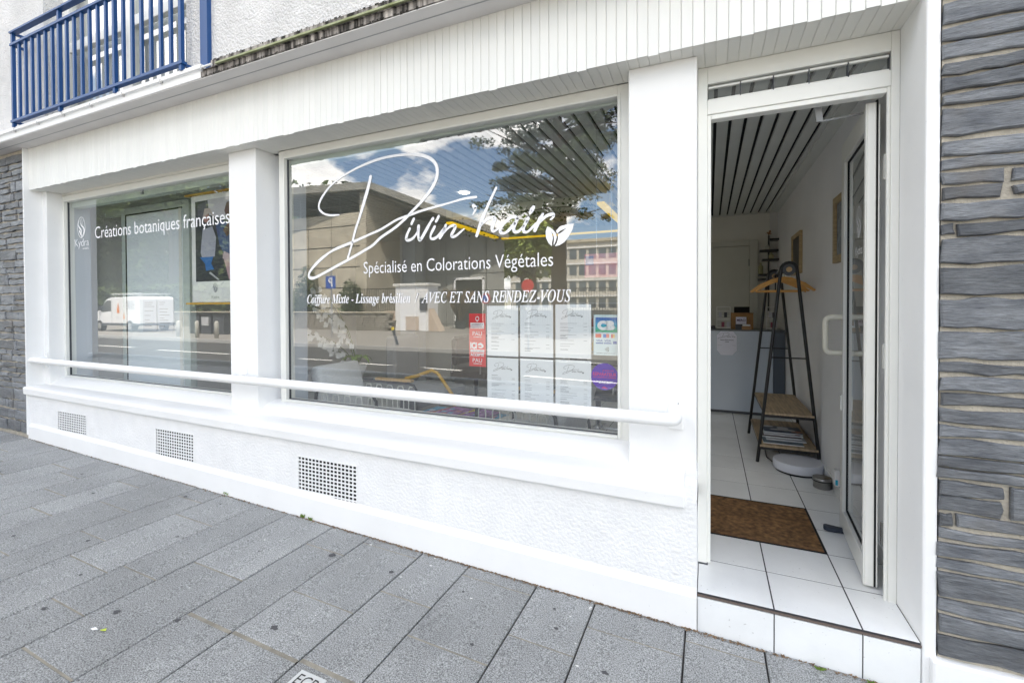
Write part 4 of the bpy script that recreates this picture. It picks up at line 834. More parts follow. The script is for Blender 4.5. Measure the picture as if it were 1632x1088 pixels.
obj('table_top',MB().box(-2.22,-1.58,.82,1.22,.55,.57),mat('table_top_dark',(.10,.10,.11),.25),t,bevel=.004)
for x in (-2.19,-1.61):
    for y in (.85,1.19): obj('leg',MB().tube([(x,y,.17),(x,y,.55)],.012,8),BLACK,t)
cols=[(.05,.30,.50),(.45,.12,.10),(.40,.18,.40),(.55,.55,.6),(.70,.55,.10),(.30,.12,.35)]
names=['blue covered','red covered','mauve covered','silver grey','yellow edged','plum covered','pale blue']
for i in range(7):
    x=-2.14+.075*i; y=.86+.02*(i%2); z=.571+.006*(i%3)
    t=thing('magazine','%s fashion magazine fanned out on the low table'%names[i],'magazine',(x,y,z),'magazines fanned on the low table')
    q=MB().box(0,.20,0,.27,0,.005); a=R(-12+rnd.uniform(-8,8)); q.v=[(x+p[0]*math.cos(a)-p[1]*math.sin(a),y+p[0]*math.sin(a)+p[1]*math.cos(a),z+p[2]+.012*(p[0])) for p in q.v]
    obj('pages',q,mat('cover_m%d'%i,cols[i%6],.25,var=.5,vscale=22),t)
    for k in range(5):
        bx=rnd.uniform(.02,.14);by=rnd.uniform(.02,.2); q=MB().poly([(bx,by,.0056),(bx+.045,by+.01,.0056),(bx+.04,by+.05,.0056),(bx,by+.04,.0056)]); q.v=[(x+p[0]*math.cos(a)-p[1]*math.sin(a),y+p[0]*math.sin(a)+p[1]*math.cos(a),z+p[2]+.012*(p[0])) for p in q.v]
        c=rnd.choice(cols+[(.75,.75,.75),(.02,.02,.03)]); obj('cover_print',q,mat('ink_%02x%02x%02x'%tuple(int(v*255) for v in c),c,.35),t)
def styling_chair(x,y,label,rz):
    t=thing('styling_chair',label,'salon chair',(x,y,.17),'black styling chairs on chrome stars')
    q=MB()
    for k in range(5):
        a=6.283*k/5+rz; q.bar((x,y,.215),(x+.28*math.cos(a),y+.28*math.sin(a),.185),.035,.018)
    obj('star_base',q,CHROME,t); obj('column',MB().lathe([(.05,0),(.05,.02),(.028,.03),(.028,.30)],x,y,.20,20),CHROME,t,smooth=True)
    obj('seat',MB().box(x-.25,x+.25,y-.24,y+.24,.52,.62),mat('black_vinyl',(.02,.02,.024),.35),t,bevel=.03)
    obj('backrest',MB().box(x-.24,x-.16,y-.22,y+.22,.68,1.02),mat('black_vinyl',(0,0,0)),t,bevel=.03)
    obj('arm_loop',MB().tube([(x-.2,y-.26,.60),(x-.2,y-.27,.80),(x+.2,y-.27,.80),(x+.2,y-.26,.60)],.012,8).tube([(x-.2,y+.26,.60),(x-.2,y+.27,.80),(x+.2,y+.27,.80),(x+.2,y+.26,.60)],.012,8),CHROME,t)
styling_chair(-1.02,2.35,'black styling chair on a chrome star seen under the purple sticker',.3)
styling_chair(-2.75,3.0,'black styling chair in the middle of the salon behind the magazine table',.7)
t=thing('wash_chair','grey wash chair with a bent yellow wooden armrest','salon chair',(-2.9,1.95,.17))
obj('armrest',MB().tube([(-2.95,1.8,.66),(-2.80,1.8,.70),(-2.62,1.8,.765),(-2.55,1.8,.74),(-2.45,1.8,.62),(-2.35,1.8,.50),(-2.36,1.8,.30)],.018,8),mat('yellow_beech',(.72,.42,.05),.4),t,smooth=True)
obj('seat',MB().box(-3.2,-2.5,1.84,2.3,.45,.56),GREYM,t,bevel=.03); obj('backrest',MB().box(-3.25,-3.12,1.84,2.3,.56,1.1),GREYM,t,bevel=.03); obj('base',MB().box(-3.1,-2.6,1.9,2.2,.17,.45),DGREY,t)
t=thing('basin_unit','grey counter unit with a white hair washing basin against the rear wall','basin',(-3.0,4.0,.17))
obj('cabinet',MB().box(-3.7,-2.2,4.05,4.49,.17,.95),CONCG,t); obj('basin',MB().lathe([(.10,0),(.22,.08),(.24,.16),(.21,.16),(.16,.09),(.02,.03)],-2.9,4.22,.95,28),WHITE,t,smooth=True)
t=thing('white_shelf','tall white shelf with bottles against the rear wall','shelf',(-1.6,4.3,.17))
obj('side',MB().box(-1.98,-1.96,4.28,4.49,.17,1.55).box(-1.12,-1.10,4.28,4.49,.17,1.55),WHITE,t)
for z in (.40,.75,1.10,1.45): obj('shelf_board',MB().box(-1.96,-1.12,4.28,4.49,z,z+.02),WHITE,t)
for i in range(14):
    x=-1.88+.11*(i%7); z=(.77,1.12)[i//7]; c=[(.5,.1,.1),(.8,.8,.78),(.05,.2,.12),(.6,.4,.1),(.1,.1,.12)][i%5]
    o=obj('bottle',MB().lathe([(.025,0),(.028,.01),(.028,.11),(.010,.13),(.010,.16)],x,4.38,z,12),mat('bottle_%d'%(i%5),c,.3),smooth=True)
    tag(o,'%s product bottle, %s from left on the %s board of the shelf'%(['red','white','dark green','amber','black'][i%5],['first','second','third','fourth','fifth','sixth','last'][i%7],['middle','upper'][i//7]),'bottle','hair product bottles on the white shelf')
# orchid
t=thing('side_table','slim dark side table carrying the white orchid','table',(-3.2,1.35,.17))
obj('table_top',MB().lathe([(.16,0),(.16,.015)],-3.2,1.35,.70,28),mat('table_top_dark',(0,0,0)),t); obj('stem',MB().tube([(-3.2,1.35,.17),(-3.2,1.35,.70)],.015,8),BLACK,t); obj('foot',MB().lathe([(.13,0),(.13,.01)],-3.2,1.35,.171,24),BLACK,t)
t=thing('orchid','white orchid in a white bowl behind the left armchair','orchid',(-3.2,1.35,.716))
obj('pot',MB().lathe([(.05,0),(.07,.05),(.10,.13),(.095,.14),(.06,.06)],-3.2,1.35,.716,28),WHITE,t,smooth=True)
for (dx,dz,n) in ((-.62,.60,17),(-.45,.72,16),(-.10,.42,12),(-.58,.30,16),(-.25,.15,9)):
    pts=[(-3.2+dx*s**1.3,1.35-.1*s,.84+dz*math.sin(1.7*s)/1.0) for s in [k/6 for k in range(7)]]
    obj('stem',MB().tube(pts,.004,5),mat('stem_green',(.10,.16,.04),.6),t)
    for k in range(n):
        s=.35+.65*k/n; px=-3.2+dx*s**1.3+rnd.uniform(-.05,.05); pz=.84+dz*math.sin(1.7*s)+rnd.uniform(-.05,.05); py=1.28-.1*s+rnd.uniform(-.03,.03)
        q=MB()
        for j in range(5):
            a=6.283*j/5+.3+rnd.uniform(-.2,.2); ca,sa=math.cos(a),math.sin(a); r=rnd.uniform(.026,.036)
            q.poly([(px,py,pz)]+[(px+ca*r*u-sa*r*v,py-.012*u*(1 if j%2 else .3),pz+sa*r*u+ca*r*v) for u,v in ((.5,-.45),(.95,-.3),(1.05,.1),(.8,.42),(.4,.4))])
        obj('bloom',q,mat('orchid_white',(.85,.85,.85),.7),t)
for k in range(6):
    a=k*1.05; q=MB(); pts=[]
    L=.16; c,s=math.cos(a),math.sin(a)
    for u,w_,h in ((0,.012,0),(.3,.03,.06),(.6,.034,.08),(.85,.02,.05),(1,.002,.01)): pts.append((u,w_,h))
    V=[(-3.2+c*L*u-s*w_,1.35+s*L*u+c*w_,.86+h) for u,w_,h in pts]+[(-3.2+c*L*u+s*w_,1.35+s*L*u-c*w_,.86+h) for u,w_,h in pts]
    q.add(V,[(i,i+1,6+i,5+i) for i in range(4)]); obj('leaf',q,mat('orchid_leaf',(.16,.28,.04),.4),t)
# hanging yellow frame with ivy
YEL=mat('yellow_trim',(.80,.58,.03),.5,var=.15,vscale=20); YLIT=mat('yellow_strip_light',(.95,.62,.03),.5,emit=.22)
t=thing('hanging_rails','glowing yellow strip rails hung under the salon ceiling','ceiling decoration',(-1.9,3.0,2.4))
obj('rail',MB().box(-2.83,-2.75,2.43,3.70,2.385,2.41),YLIT,t); obj('rail',MB().box(-.985,-.915,2.15,3.82,2.385,2.41),YLIT,t); obj('rail',MB().box(-2.75,-.985,3.78,3.84,2.385,2.405),YLIT,t)
q=MB()
for x in (-2.79,-.95):
    for y in (2.5,3.6): q.tube([(x,y,2.41),(x,y,2.60)],.002,5)
obj('wire',q,CHROME,t)
def ivy(path,n,spread,label,loc):
    t=thing('ivy_garland',label,'ivy garland',loc)
    q=MB()
    for k in range(n):
        s=rnd.random(); i=min(int(s*(len(path)-1)),len(path)-2); f=s*(len(path)-1)-i
        p=Vector(path[i]).lerp(Vector(path[i+1]),f)+Vector((rnd.gauss(0,spread),rnd.gauss(0,spread),rnd.gauss(-.3*spread,spread)))
        a=rnd.uniform(0,6.28); r=rnd.uniform(.018,.034); u=Vector((math.cos(a),math.sin(a)*.6,rnd.uniform(-.5,.5))); v=Vector((-math.sin(a)*.4,.3,math.cos(a)))
        q.poly([p-u*r*.5,p-u*r*.2+v*r*.7,p+v*r*.25,p+u*r*.1+v*r*.9,p+u*r,p+u*r*.2-v*r*.5])
    obj('ivy_leaves',q,mat('ivy_dark',(.03,.06,.015),.5,col2=(.12,.17,.03),vscale=6),t,kind='stuff')
    obj('vine',MB().tube(path,.004,5),BARK,t)
ivy([(-2.79,2.5,2.43),(-2.79,3.0,2.42),(-2.79,3.7,2.42)],90,.035,'ivy trailing along the left yellow rail',(-2.8,3,2.43))
ivy([(-2.5,2.60,2.50),(-2.1,2.59,2.47),(-1.6,2.59,2.50),(-1.1,2.60,2.48)],190,.04,'ivy trailing along the cream ceiling beam',(-1.8,2.6,2.5))
# pink poster, placed forward by the glass so window light brightens it
t=thing('hanging_sign','pink and red sheet hung inside at the right of the big window','sign',(-.85,.9,1.75))
obj('sheet',MB().box(-.782,-.52,.898,.901,1.615,1.775),mat('pink_print',(.85,.25,.30),.5,col2=(.9,.55,.58),vscale=7),t)
obj('cord',MB().tube([(-.70,.90,1.775),(-.70,.90,2.6)],.0015,5).tube([(-.6,.90,1.775),(-.6,.90,2.6)],.0015,5),CHROME,t)
obj('print_patch',MB().rect(-.775,-.72,1.70,1.76,.8965),mat('lilac_print',(.35,.35,.60),.5),t)
t=thing('spotlight','dark round spotlight at the top right corner of the big window','spotlight',(-.50,.45,2.5))
o=obj('housing',MB().tube([(-.47,.46,2.47),(-.53,.56,2.53)],.045,20),DGREY,t); obj('bracket',MB().tube([(-.50,.51,2.51),(-.50,.51,2.60)],.008,6),BLACK,t)
t=thing('ceiling_light','small lit round ceiling light seen just above the apostrophe of the script sign','ceiling light',(-2.33,1.98,2.6)); obj('disc',MB().lathe([(.001,-.006),(.045,-.006),(.055,-.001)],-2.33,1.98,2.598,24),mat('lamp_disc',(1,.97,.92),.5,emit=3.0),t)
la=bpy.data.lights.new('downlight','AREA'); la.shape='DISK'; la.size=.11; la.energy=2.6; la.color=(.95,.98,1); lo_=bpy.data.objects.new('downlight',la); COL.objects.link(lo_); lo_.parent=t; lo_.location=(0,0,-.012)

# ---------------------------------------------------------------- sheets and stickers on the glass
SHEET=mat('sheet_white',(.90,.91,.93),.5); INK=mat('ink_grey',(0,0,0)); INKL=mat('ink_light',(.32,.33,.36),.8)
CB_=[(-1.212,-1.012),(-1.0,-.800),(-.787,-.585)]
rows=[(1.130,1.426,'upper'),(.831,1.120,'lower')]
for r,(z0,z1,rn) in enumerate(rows):
    for c,(x0,x1) in enumerate(CB_):
        lab='%s price sheet of the %s row taped inside the big window'%(['left','middle','right'][c],rn)
        t=thing('price_sheet',lab,'price list',(x0,.275,z0),'price sheets taped inside the big window')
        dz=.003*c
        obj('sheet',MB().box(x0,x1,.2735,.2745,z0+dz,z1+dz),SHEET,t)
        q=MB(); k=.062; ox=x0+.035+.006*((r+c)%2); oz=z1-.085+dz
        for s in LOGO: q.stroke([((p[0]+2.63)*k+ox,(p[1]-1.63)*k*1.12+oz+.005,max(.0011,p[2]*k*1.0)) for p in s],.2728)
        for s in LEAVES: q.poly([((p[0]+2.63)*k+ox,.2728,(p[1]-1.63)*k*1.12+oz+.005) for p in s])
        obj('logo_print',q,INK,t)
        q=MB(); z=z1-.105+dz; rr=random.Random(r*3+c)
        while z>z0+.035:
            hd=rr.random()<.25
            q.rect(x0+.028,x0+.028+rr.uniform(.03,.05 if hd else .10),z,z+(.0028 if hd else .0016),.2729)
            if not hd and rr.random()<.7: q.rect(x1-.042,x1-.022,z,z+.0016,.2729)
            z-=rr.choice([.0065,.0065,.012,.02])
        obj('text_lines',q,INKL,t,kind='stuff')
# red town sticker
t=thing('town_sticker','tall red sticker with a map pin and PAU, left of the price sheets','sticker',(-1.28,.275,1.06))
RED=mat('sticker_red',(.72,.045,.05),.45)
obj('sheet',MB().box(-1.334,-1.222,.2735,.2745,1.062,1.380),RED,t)
q=MB(); Y=.2728
q.rect(-1.325,-1.232,1.303,1.324,Y).rect(-1.325,-1.232,1.290,1.301,Y).rect(-1.325,-1.232,1.148,1.163,Y)
ring=[(-1.278+.011*math.cos(6.283*i/16),1.349+.012*math.sin(6.283*i/16),.004) for i in range(17)]; q.stroke(ring,Y); q.poly([(-1.286,Y,1.341),(-1.270,Y,1.341),(-1.278,Y,1.328)])
q.v=q.v+[]; q=merge(q,textmb('PAU',-1.31,-1.247,1.248,.024,Y),textmb('COMMERCES',-1.305,-1.25,1.236,.006,Y,bold=.02),textmb('ICI',-1.326,-1.282,1.170,.034,Y,bold=.05),textmb('ACCEPTÉ',-1.326,-1.234,1.124,.016,Y,bold=.04),textmb('PAU',-1.31,-1.247,1.088,.023,Y),textmb('COMMERCES',-1.305,-1.25,1.076,.006,Y,bold=.02))
q.stroke([(-1.268,1.195,.012),(-1.255,1.198,.014),(-1.243,1.188,.012)],Y); q.stroke([(-1.268,1.178,.006),(-1.252,1.176,.008),(-1.240,1.182,.006)],Y)
obj('lettering',q,VINYL,t)
obj('lettering',merge(textmb('ADHÉRENT À',-1.318,-1.240,1.309,.009,.2724,bold=.02),textmb("L'ASSOCIATION",-1.321,-1.236,1.2925,.006,.2724,bold=.02),textmb('CHÈQUE CADEAU',-1.321,-1.236,1.1525,.006,.2724,bold=.02),MB().rect(-1.315,-1.235,1.2155,1.2175,.2724)),mat('print_dark_red',(.25,.02,.03),.6),t)
# bank card sticker
t=thing('card_sticker','white bank card acceptance sticker at the right edge of the big window','sticker',(-.51,.275,1.16))
obj('sheet',MB().box(-.5715,-.4395,.2735,.2745,1.160,1.376),mat('sticker_pale',(.62,.76,.80),.5),t)
for i in range(6):
    c=[(.01,.12,.45),(.01,.22,.55),(.01,.35,.62),(.01,.42,.55),(.01,.45,.38),(.02,.42,.22)][i]
    obj('colour_band',MB().rect(-.562,-.446,1.361-.013*(i+1),1.361-.013*i,.2730),mat('band_%d'%i,c,.5),t)
q=merge(textmb('CB',-.552,-.458,1.299,.040,.2725,bold=.09)); obj('lettering',q,VINYL,t)
for a,c in ((-.562,(.75,.10,.05)),(-.546,(.75,.45,.05)),(-.520,(.02,.18,.6)),(-.504,(.75,.15,.10)),(-.478,(.75,.1,.08)),(-.468,(.8,.5,.1))):
    obj('card_logo',MB().rect(a,a+(.016 if a<-.49 else .009),1.253,1.274,.2730),mat('logo_%02x%02x'%(int(c[0]*255),int(c[2]*255)),c,.5),t)
q=merge(textmb('VISA',-.558,-.522,1.232,.011,.2728,bold=.02),textmb('VISA',-.514,-.478,1.232,.011,.2728,bold=.02)); q.rect(-.560,-.520,1.221,1.227,.2729).rect(-.516,-.476,1.221,1.227,.2729).rect(-.468,-.448,1.221,1.236,.2729)
obj('lettering',q,mat('visa_blue',(.02,.10,.40),.5),t)
q=MB()
for k in range(4):
    r_i=.006+.006*k; q.stroke([(-.515+r_i*math.cos(a),1.192+r_i*math.sin(a),.0022) for a in (-.6,-.3,0,.3,.6)],.2728)
q=merge(q,textmb('PAIEMENT SANS CONTACT',-.555,-.455,1.168,.005,.2728)); obj('contactless_mark',q,INK,t)
# purple round sticker
t=thing('round_sticker','round purple sticker with pink lettering in the lower right window corner','sticker',(-.515,.275,1.045))
q=MB(); q.prism([(-.513+.073*math.cos(6.283*i/40),1.046+.072*math.sin(6.283*i/40)) for i in range(40)],'y',.2738,.2747); obj('disc',q,mat('sticker_purple',(.10,.02,.45),.45),t)
obj('lettering',merge(textmb('JE SUIS UN',-.525,-.465,1.075,.007,.273,bold=.02),textmb('REPARATEUR',-.576,-.450,1.050,.017,.273,bold=.02),textmb('DE CHEVEUX ABIMES',-.576,-.452,1.039,.006,.273,bold=.02)),mat('print_pink',(.75,.03,.25),.5),t)
q=merge(textmb('CONSULTEZ NOTRE EXPERT',-.560,-.465,1.017,.0055,.273,bold=.03),textmb('AU SALON !',-.545,-.480,1.009,.0055,.273,bold=.03)); obj('lettering',q,VINYL,t)
q=MB(); q.stroke([(-.525,.985,.006),(-.517,.989,.008),(-.509,.986,.008),(-.500,.984,.005)],.273); obj('lettering',q,mat('print_pink',(0,0,0)),t)

# ---------------------------------------------------------------- behind the left window
t=thing('hanging_poster','hanging photo poster on yellow wooden rods in the left window','poster',(-4.0,.42,1.46))
obj('sheet',MB().box(-4.213,-3.50,.419,.421,1.468,2.400),mat('poster_sheet',(.84,.84,.82),.6),t)
for z in (2.413,1.456): obj('rod',MB().box(-4.29,-3.45,.408,.432,z-.008,z+.008),mat('rod_yellow',(.70,.38,.06),.45),t)
obj('cord',MB().tube([(-4.1,.42,2.42),(-3.95,.42,2.60)],.002,5),CHROME,t)
def pp(nm,pts,c,y): obj(nm,MB().poly([(a,y,b) for a,b in pts]),mat('print_%02x%02x%02x'%tuple(int(v*255) for v in c),c,.45),t)
pp('picture_ground',[(-4.160,1.648),(-3.56,1.648),(-3.56,2.358),(-4.160,2.350)],(.035,.04,.05),.4184)
pp('picture_sky',[(-3.99,2.355),(-3.56,2.358),(-3.56,2.10),(-3.80,2.18),(-3.97,2.22)],(.55,.53,.56),.4180)
pp('picture_dark',[(-4.13,2.32),(-4.0,2.34),(-3.98,2.20),(-4.12,2.17)],(.10,.10,.13),.4176)
pp('picture_vest',[(-4.06,2.10),(-3.93,2.12),(-3.88,2.02),(-3.90,1.86),(-4.07,1.85),(-4.09,1.9)],(.42,.43,.50),.4172)
pp('picture_jeans',[(-4.10,1.86),(-3.92,1.86),(-3.95,1.80),(-3.91,1.75),(-4.02,1.74),(-4.03,1.80)],(.02,.16,.45),.4171)
pp('picture_head',[(-4.01+.04*math.cos(i*.5236),2.21+.055*math.sin(i*.5236)) for i in range(12)],(.40,.20,.17),.4170)
pp('picture_hair',[(-4.06,2.20),(-4.03,2.28),(-3.96,2.28),(-3.90,2.20),(-3.86,2.15),(-3.96,2.24)],(.50,.42,.38),.4168)
pp('picture_jacket',[(-3.88,2.12),(-3.80,2.16),(-3.66,2.12),(-3.56,2.0),(-3.56,1.80),(-3.74,1.82),(-3.84,1.96)],(.05,.09,.22),.4170)
pp('picture_arm',[(-3.80,1.88),(-3.72,1.86),(-3.64,1.66),(-3.72,1.66)],(.48,.30,.34),.4166)
pp('picture_arm',[(-3.78,1.90),(-3.62,1.84),(-3.56,1.90),(-3.56,1.84),(-3.66,1.78),(-3.80,1.84)],(.55,.42,.44),.4164)
pp('picture_head',[(-3.70+.045*math.cos(i*.5236),2.23+.06*math.sin(i*.5236)) for i in range(12)],(.50,.33,.30),.4166)
pp('picture_hair',[(-3.77,2.24),(-3.74,2.31),(-3.68,2.32),(-3.63,2.28),(-3.62,2.10),(-3.74,2.02),(-3.79,2.08),(-3.72,2.14)],(.14,.07,.06),.4163)
pp('picture_strap',[(-3.98,1.72),(-3.96,1.73),(-3.84,1.66),(-3.86,1.655)],(.5,.5,.5),.4165)
q=emblem(MB(),-3.90,1.592,.028,.038,.4175,.0035); q=merge(q,textmb('Kydra',-3.95,-3.85,1.50,.022,.4175)); obj('lettering',q,INKL,t)
t=thing('frosted_screen','tall frosted screen in a pale frame inside the left window','screen',(-5.2,.6,.17))
fm_=mat('screen_frame',(.52,.58,.56),.4)
obj('frame',MB().box(-5.66,-5.60,.59,.63,.172,2.39).box(-4.62,-4.52,.58,.64,.172,2.455).box(-5.95,-4.62,.585,.635,2.39,2.455),fm_,t,bevel=.003)
obj('screen_panel',MB().box(-5.60,-4.62,.60,.62,.172,2.375),mat('frosted_panel',(.80,.86,.90),.5),t)
obj('seal',MB().box(-5.60,-5.588,.595,.60,.172,2.39).box(-5.60,-4.62,.595,.60,2.378,2.39),DARKGAP,t)
obj('edge_strip',MB().box(-4.70,-4.66,.592,.60,.172,2.38),FRAME,t)
for a,b,lab in ((-5.30,-5.07,'left of the two pale printed notices low on the frosted screen'),(-5.05,-4.80,'right of the two pale printed notices low on the frosted screen')):
    n_=thing('notice_sheet',lab,'notice',(a,.59,1.1),'notices on the frosted screen')
    obj('sheet',MB().box(a,b,.592,.594,1.18,1.50),mat('notice_pale',(.66,.70,.76),.6),n_)
    q=MB(); z=1.47
    while z>1.22: q.rect(a+.03,a+rnd.uniform(.10,.2),z,z+.006,.5915); z-=rnd.choice([.02,.03,.045])
    obj('text_lines',q,INKL,n_,kind='stuff')
# ---------------------------------------------------------------- handrail
H=thing('handrail','long white tubular handrail fixed across the shopfront under the windows','handrail',(-3,0,.91))
zr=lambda x:.912+.0015*(-x)
pts=[(-6.0,.112,zr(-6)),(-6.0,.05,zr(-6)),(-5.99,.015,zr(-6)),(-5.96,0,zr(-6))]+[(-5,0,zr(-5)),(-3,0,zr(-3)),(-1,0,zr(-1)),(-.20,0,zr(0)),(-.165,.006,zr(0)),(-.148,.022,zr(0)),(-.142,.05,zr(0)),(-.142,.112,zr(0))]
obj('tube',MB().tube(pts,.0295,20),WHITE,H,smooth=True)
for x in (-5.99,-.145): 
    p_=obj('wall_plate',MB().box(x-.033,x+.033,.105,.1135,.845,.985),WHITE,H,bevel=.003)
    obj('screw',MB().tube([(x+.012,.104,.967),(x+.012,.1045,.967)],.004,8),GREYM,p_)
obj('bracket',MB().tube([(-3.10,.113,.935),(-3.10,.0,.925)],.010,8).box(-3.115,-3.085,.105,.1135,.88,.99),WHITE,H)
# ---------------------------------------------------------------- across the street (seen mirrored in the panes)
t=thing('concrete_hall','concrete hall with a dark overhanging ribbed roof across the street','building',(-20,-24,0))
q=MB(); q.box(-29,-20.72,-30,-20.3,0,7.55); o=obj('board_wall',q,CONC,t)
q=MB()
for z in (1.3,2.65,4.0,5.35,6.7): q.box(-29,-20.71,-20.304,-20.29,z,z+.05)
for x in (-27.5,-25.3,-23.2): q.box(x,x+.03,-20.304,-20.29,0,7.55)
obj('shutter_joint',q,DARKGAP,t)
obj('pier',MB().box(-20.72,-20.2,-24,-20.25,0,8.8),CONC,t)
q=MB(); q.add([(-21.65,-24,0),(-12.2,-24,0),(-12.2,-24,5.7),(-21.65,-24,8.3),(-21.65,-30,0),(-16.2,-30,0),(-16.2,-30,6.6),(-21.65,-30,8.3)],[(0,1,2,3),(7,6,5,4),(1,5,6,2),(0,3,7,4),(3,2,6,7)]); obj('panel_wall',q,CONCG,t)
q=MB()
for x in (-20.2,-18.4,-16.6,-14.8,-13.5): q.box(x,x+.05,-24.0,-23.985,0,5.9)
for z in (1.9,3.6): q.box(-21.6,-12.2,-24.0,-23.985,z,z+.04)
obj('panel_joint',q,DARKGAP,t)
q=MB(); V=[(-31,-18.4,8.95),(-19.6,-19.9,8.83),(-11.6,-23.4,5.6),(-16.0,-31,6.8),(-31,-31,9.4)]
q.add(V+[(p[0],p[1],p[2]+.45) for p in V],[(0,1,2,3,4),(9,8,7,6,5),(0,5,6,1),(1,6,7,2),(2,7,8,3),(3,8,9,4),(4,9,5,0)])
obj('roof_slab',q,mat('roof_concrete',(.26,.25,.22),.9,var=.3,vscale=1),t)
q=MB()
for k in range(22):
    s=k/21; y0_=-20.0-8*s
    q.bar((-30.8,y0_,8.86),(-19.9,y0_,8.80),.10,.14)
for k in range(10):
    s=k/9; q.bar((-19.6+7.8*s,-20.1-3.4*s,8.76-3.15*s),(-19.6+3.4*s,-30.5,8.76-2.0*s),.10,.14)
obj('roof_rib',q,mat('roof_soffit_dark',(.07,.07,.065),.8),t)
q=MB()
for x in (-28,-26.2,-24.4,-22.6): q.tube([(x,-20.5,7.5),(x,-20.5,8.85)],.03,6)
for x in (-19,-17,-15): q.tube([(x,-23.8,4.5),(x,-23.8,7.6-(x+19.6)*.38-.4)],.03,6)
q.tube([(-29,-20.5,8.1),(-21,-20.5,8.1)],.02,6); obj('balcony_rail',q,GREYM,t)
dr=part('entrance_door',t,(-15,-23.98,0))
obj('frame',MB().box(-15.9,-15.78,-24,-23.9,0,3.3).box(-13.75,-13.6,-24,-23.9,0,3.3).box(-15.9,-13.6,-24,-23.9,3.2,3.36),WHITE,dr); obj('pane',MB().box(-15.78,-13.75,-23.98,-23.95,0,3.2),DARKGAP,dr)
t=thing('kiosk','white rendered utility kiosk with a cream coping across the street','kiosk',(-15.8,-19.3,0))
obj('wall',MB().box(-16.95,-14.65,-20,-19,0,2.62),WHITE,t); obj('coping',MB().box(-17.05,-14.55,-20.1,-18.9,2.62,2.76),SOFF,t)
obj('wing_wall',MB().prism([(-14.65,0),(-13.9,0),(-14.65,1.3)],'y',-19.6,-19.0).box(-17.7,-16.95,-19.6,-19,0,1.15),mat('wing_beige',(.52,.42,.33),.8),t)
obj('meter_box',MB().box(-15.2,-14.7,-18.99,-18.93,1.2,1.9),DGREY,t); obj('hatch',MB().box(-16.2,-15.3,-18.99,-18.96,.05,.85),mat('wing_beige',(0,0,0)),t)
t=thing('stone_wall','low rough stone garden wall across the street','wall',(-24,-18.9,0))
q=MB(); 
for r in range(7):
    x=-40+rnd.random()*.3
    while x<-17.4:
        l=rnd.uniform(.25,.6); q.box(x,x+l-.03,-19.1,-18.7-rnd.uniform(0,.04),.02+.15*r,.15+.15*r); x+=l
obj('stones',q,mat('rubble_stone',(.20,.18,.15),.9,col2=(.34,.31,.26),vscale=3,bump=.6,bscale=12),t,kind='stuff'); obj('core',MB().box(-40,-17.4,-19.08,-18.78,0,1.04),MORT,t)
obj('coping',MB().box(-40,-17.35,-19.15,-18.65,1.05,1.12),CONC,t)
def fence(x0,x1,y,z0,z1,label,step=.14):
    t=thing('railing_fence',label,'fence',((x0+x1)/2,y,0)); q=MB(); x=x0
    while x<x1: q.box(x-.01,x+.01,y-.01,y+.01,z0,z1); x+=step
    obj('pickets',q,BLACK,t,kind='stuff'); q=MB(); q.box(x0,x1,y-.02,y+.02,z1-.04,z1).box(x0,x1,y-.02,y+.02,z0+.08,z0+.12); obj('rail',q,BLACK,t)
fence(-21,-17.2,-20,.3,2.55,'dark railing fence left of the white kiosk')
fence(-14.5,3,-20.2,.3,2.35,'dark railing fence right of the white kiosk')
t=thing('low_wall','long low concrete wall below the fence right of the entrance gate','wall',(-5,-20.6,0)); obj('wall',MB().box(-12,6,-20.9,-20.6,0,1.2),CONCG,t)
def sign_post(x,y,h,label,cat='road sign'):
    t=thing('road_sign',label,cat,(x,y,0)); obj('pole',MB().tube([(x,y,0),(x,y,h)],.035,8),GREYM,t); return t
t=sign_post(-16.25,-13.4,3.1,'blue parking sign with a white P on a dark pole')
obj('plate',MB().box(-16.53,-15.95,-13.36,-13.33,2.28,2.86),mat('sign_blue',(.01,.09,.42),.4),t)
pm=textmb('P',0,.26,0,.40,0,bold=.03); pm.v=[(-16.11-p[0],-13.325,2.37+p[2]) for p in pm.v]; obj('lettering',pm,VINYL,t)
t=sign_post(-5.31,-10.8,2.25,'red round road sign on a thin pole'); 
q=MB(); q.prism([(-5.31+.21*math.cos(6.283*i/24),2.07+.21*math.sin(6.283*i/24)) for i in range(24)],'y',-10.76,-10.74); obj('plate',q,mat('sign_red',(.62,.02,.02),.4),t)
t=sign_post(-6.81,-10.8,1.9,'small blue and red no stopping sign on a thin pole'); 
q=MB(); q.prism([(-6.81+.17*math.cos(6.283*i/24),1.68+.17*math.sin(6.283*i/24)) for i in range(24)],'y',-10.76,-10.74); obj('plate',q,mat('sign_red',(0,0,0)),t)
q=MB(); q.prism([(-6.81+.12*math.cos(6.283*i/24),1.68+.12*math.sin(6.283*i/24)) for i in range(24)],'y',-10.739,-10.735); obj('field',q,mat('sign_blue',(0,0,0)),t)
def leaves(n,fn,size,flat=.5):
    mb=MB()
    for k in range(n):
        c=fn(); s=size*rnd.uniform(.6,1.4)
        u=Vector((rnd.gauss(0,1),rnd.gauss(0,1),rnd.gauss(0,flat))).normalized(); v=u.cross(Vector((rnd.gauss(0,1),rnd.gauss(0,1),rnd.gauss(0,1)))).normalized()
        mb.poly([c-u*s-v*s*.35,c+v*s*.5,c+u*s-v*s*.2,c-v*s*.6])
    return mb
def ball(c,r):
    def f():
        d=Vector((rnd.gauss(0,1),rnd.gauss(0,1),rnd.gauss(0,1))).normalized()*rnd.random()**.45
        return Vector((c[0]+d.x*r[0],c[1]+d.y*r[1],c[2]+d.z*r[2]))
    return f
def clumps(balls):
    fs=[ball(*b) for b in balls]
    return lambda: rnd.choice(fs)()
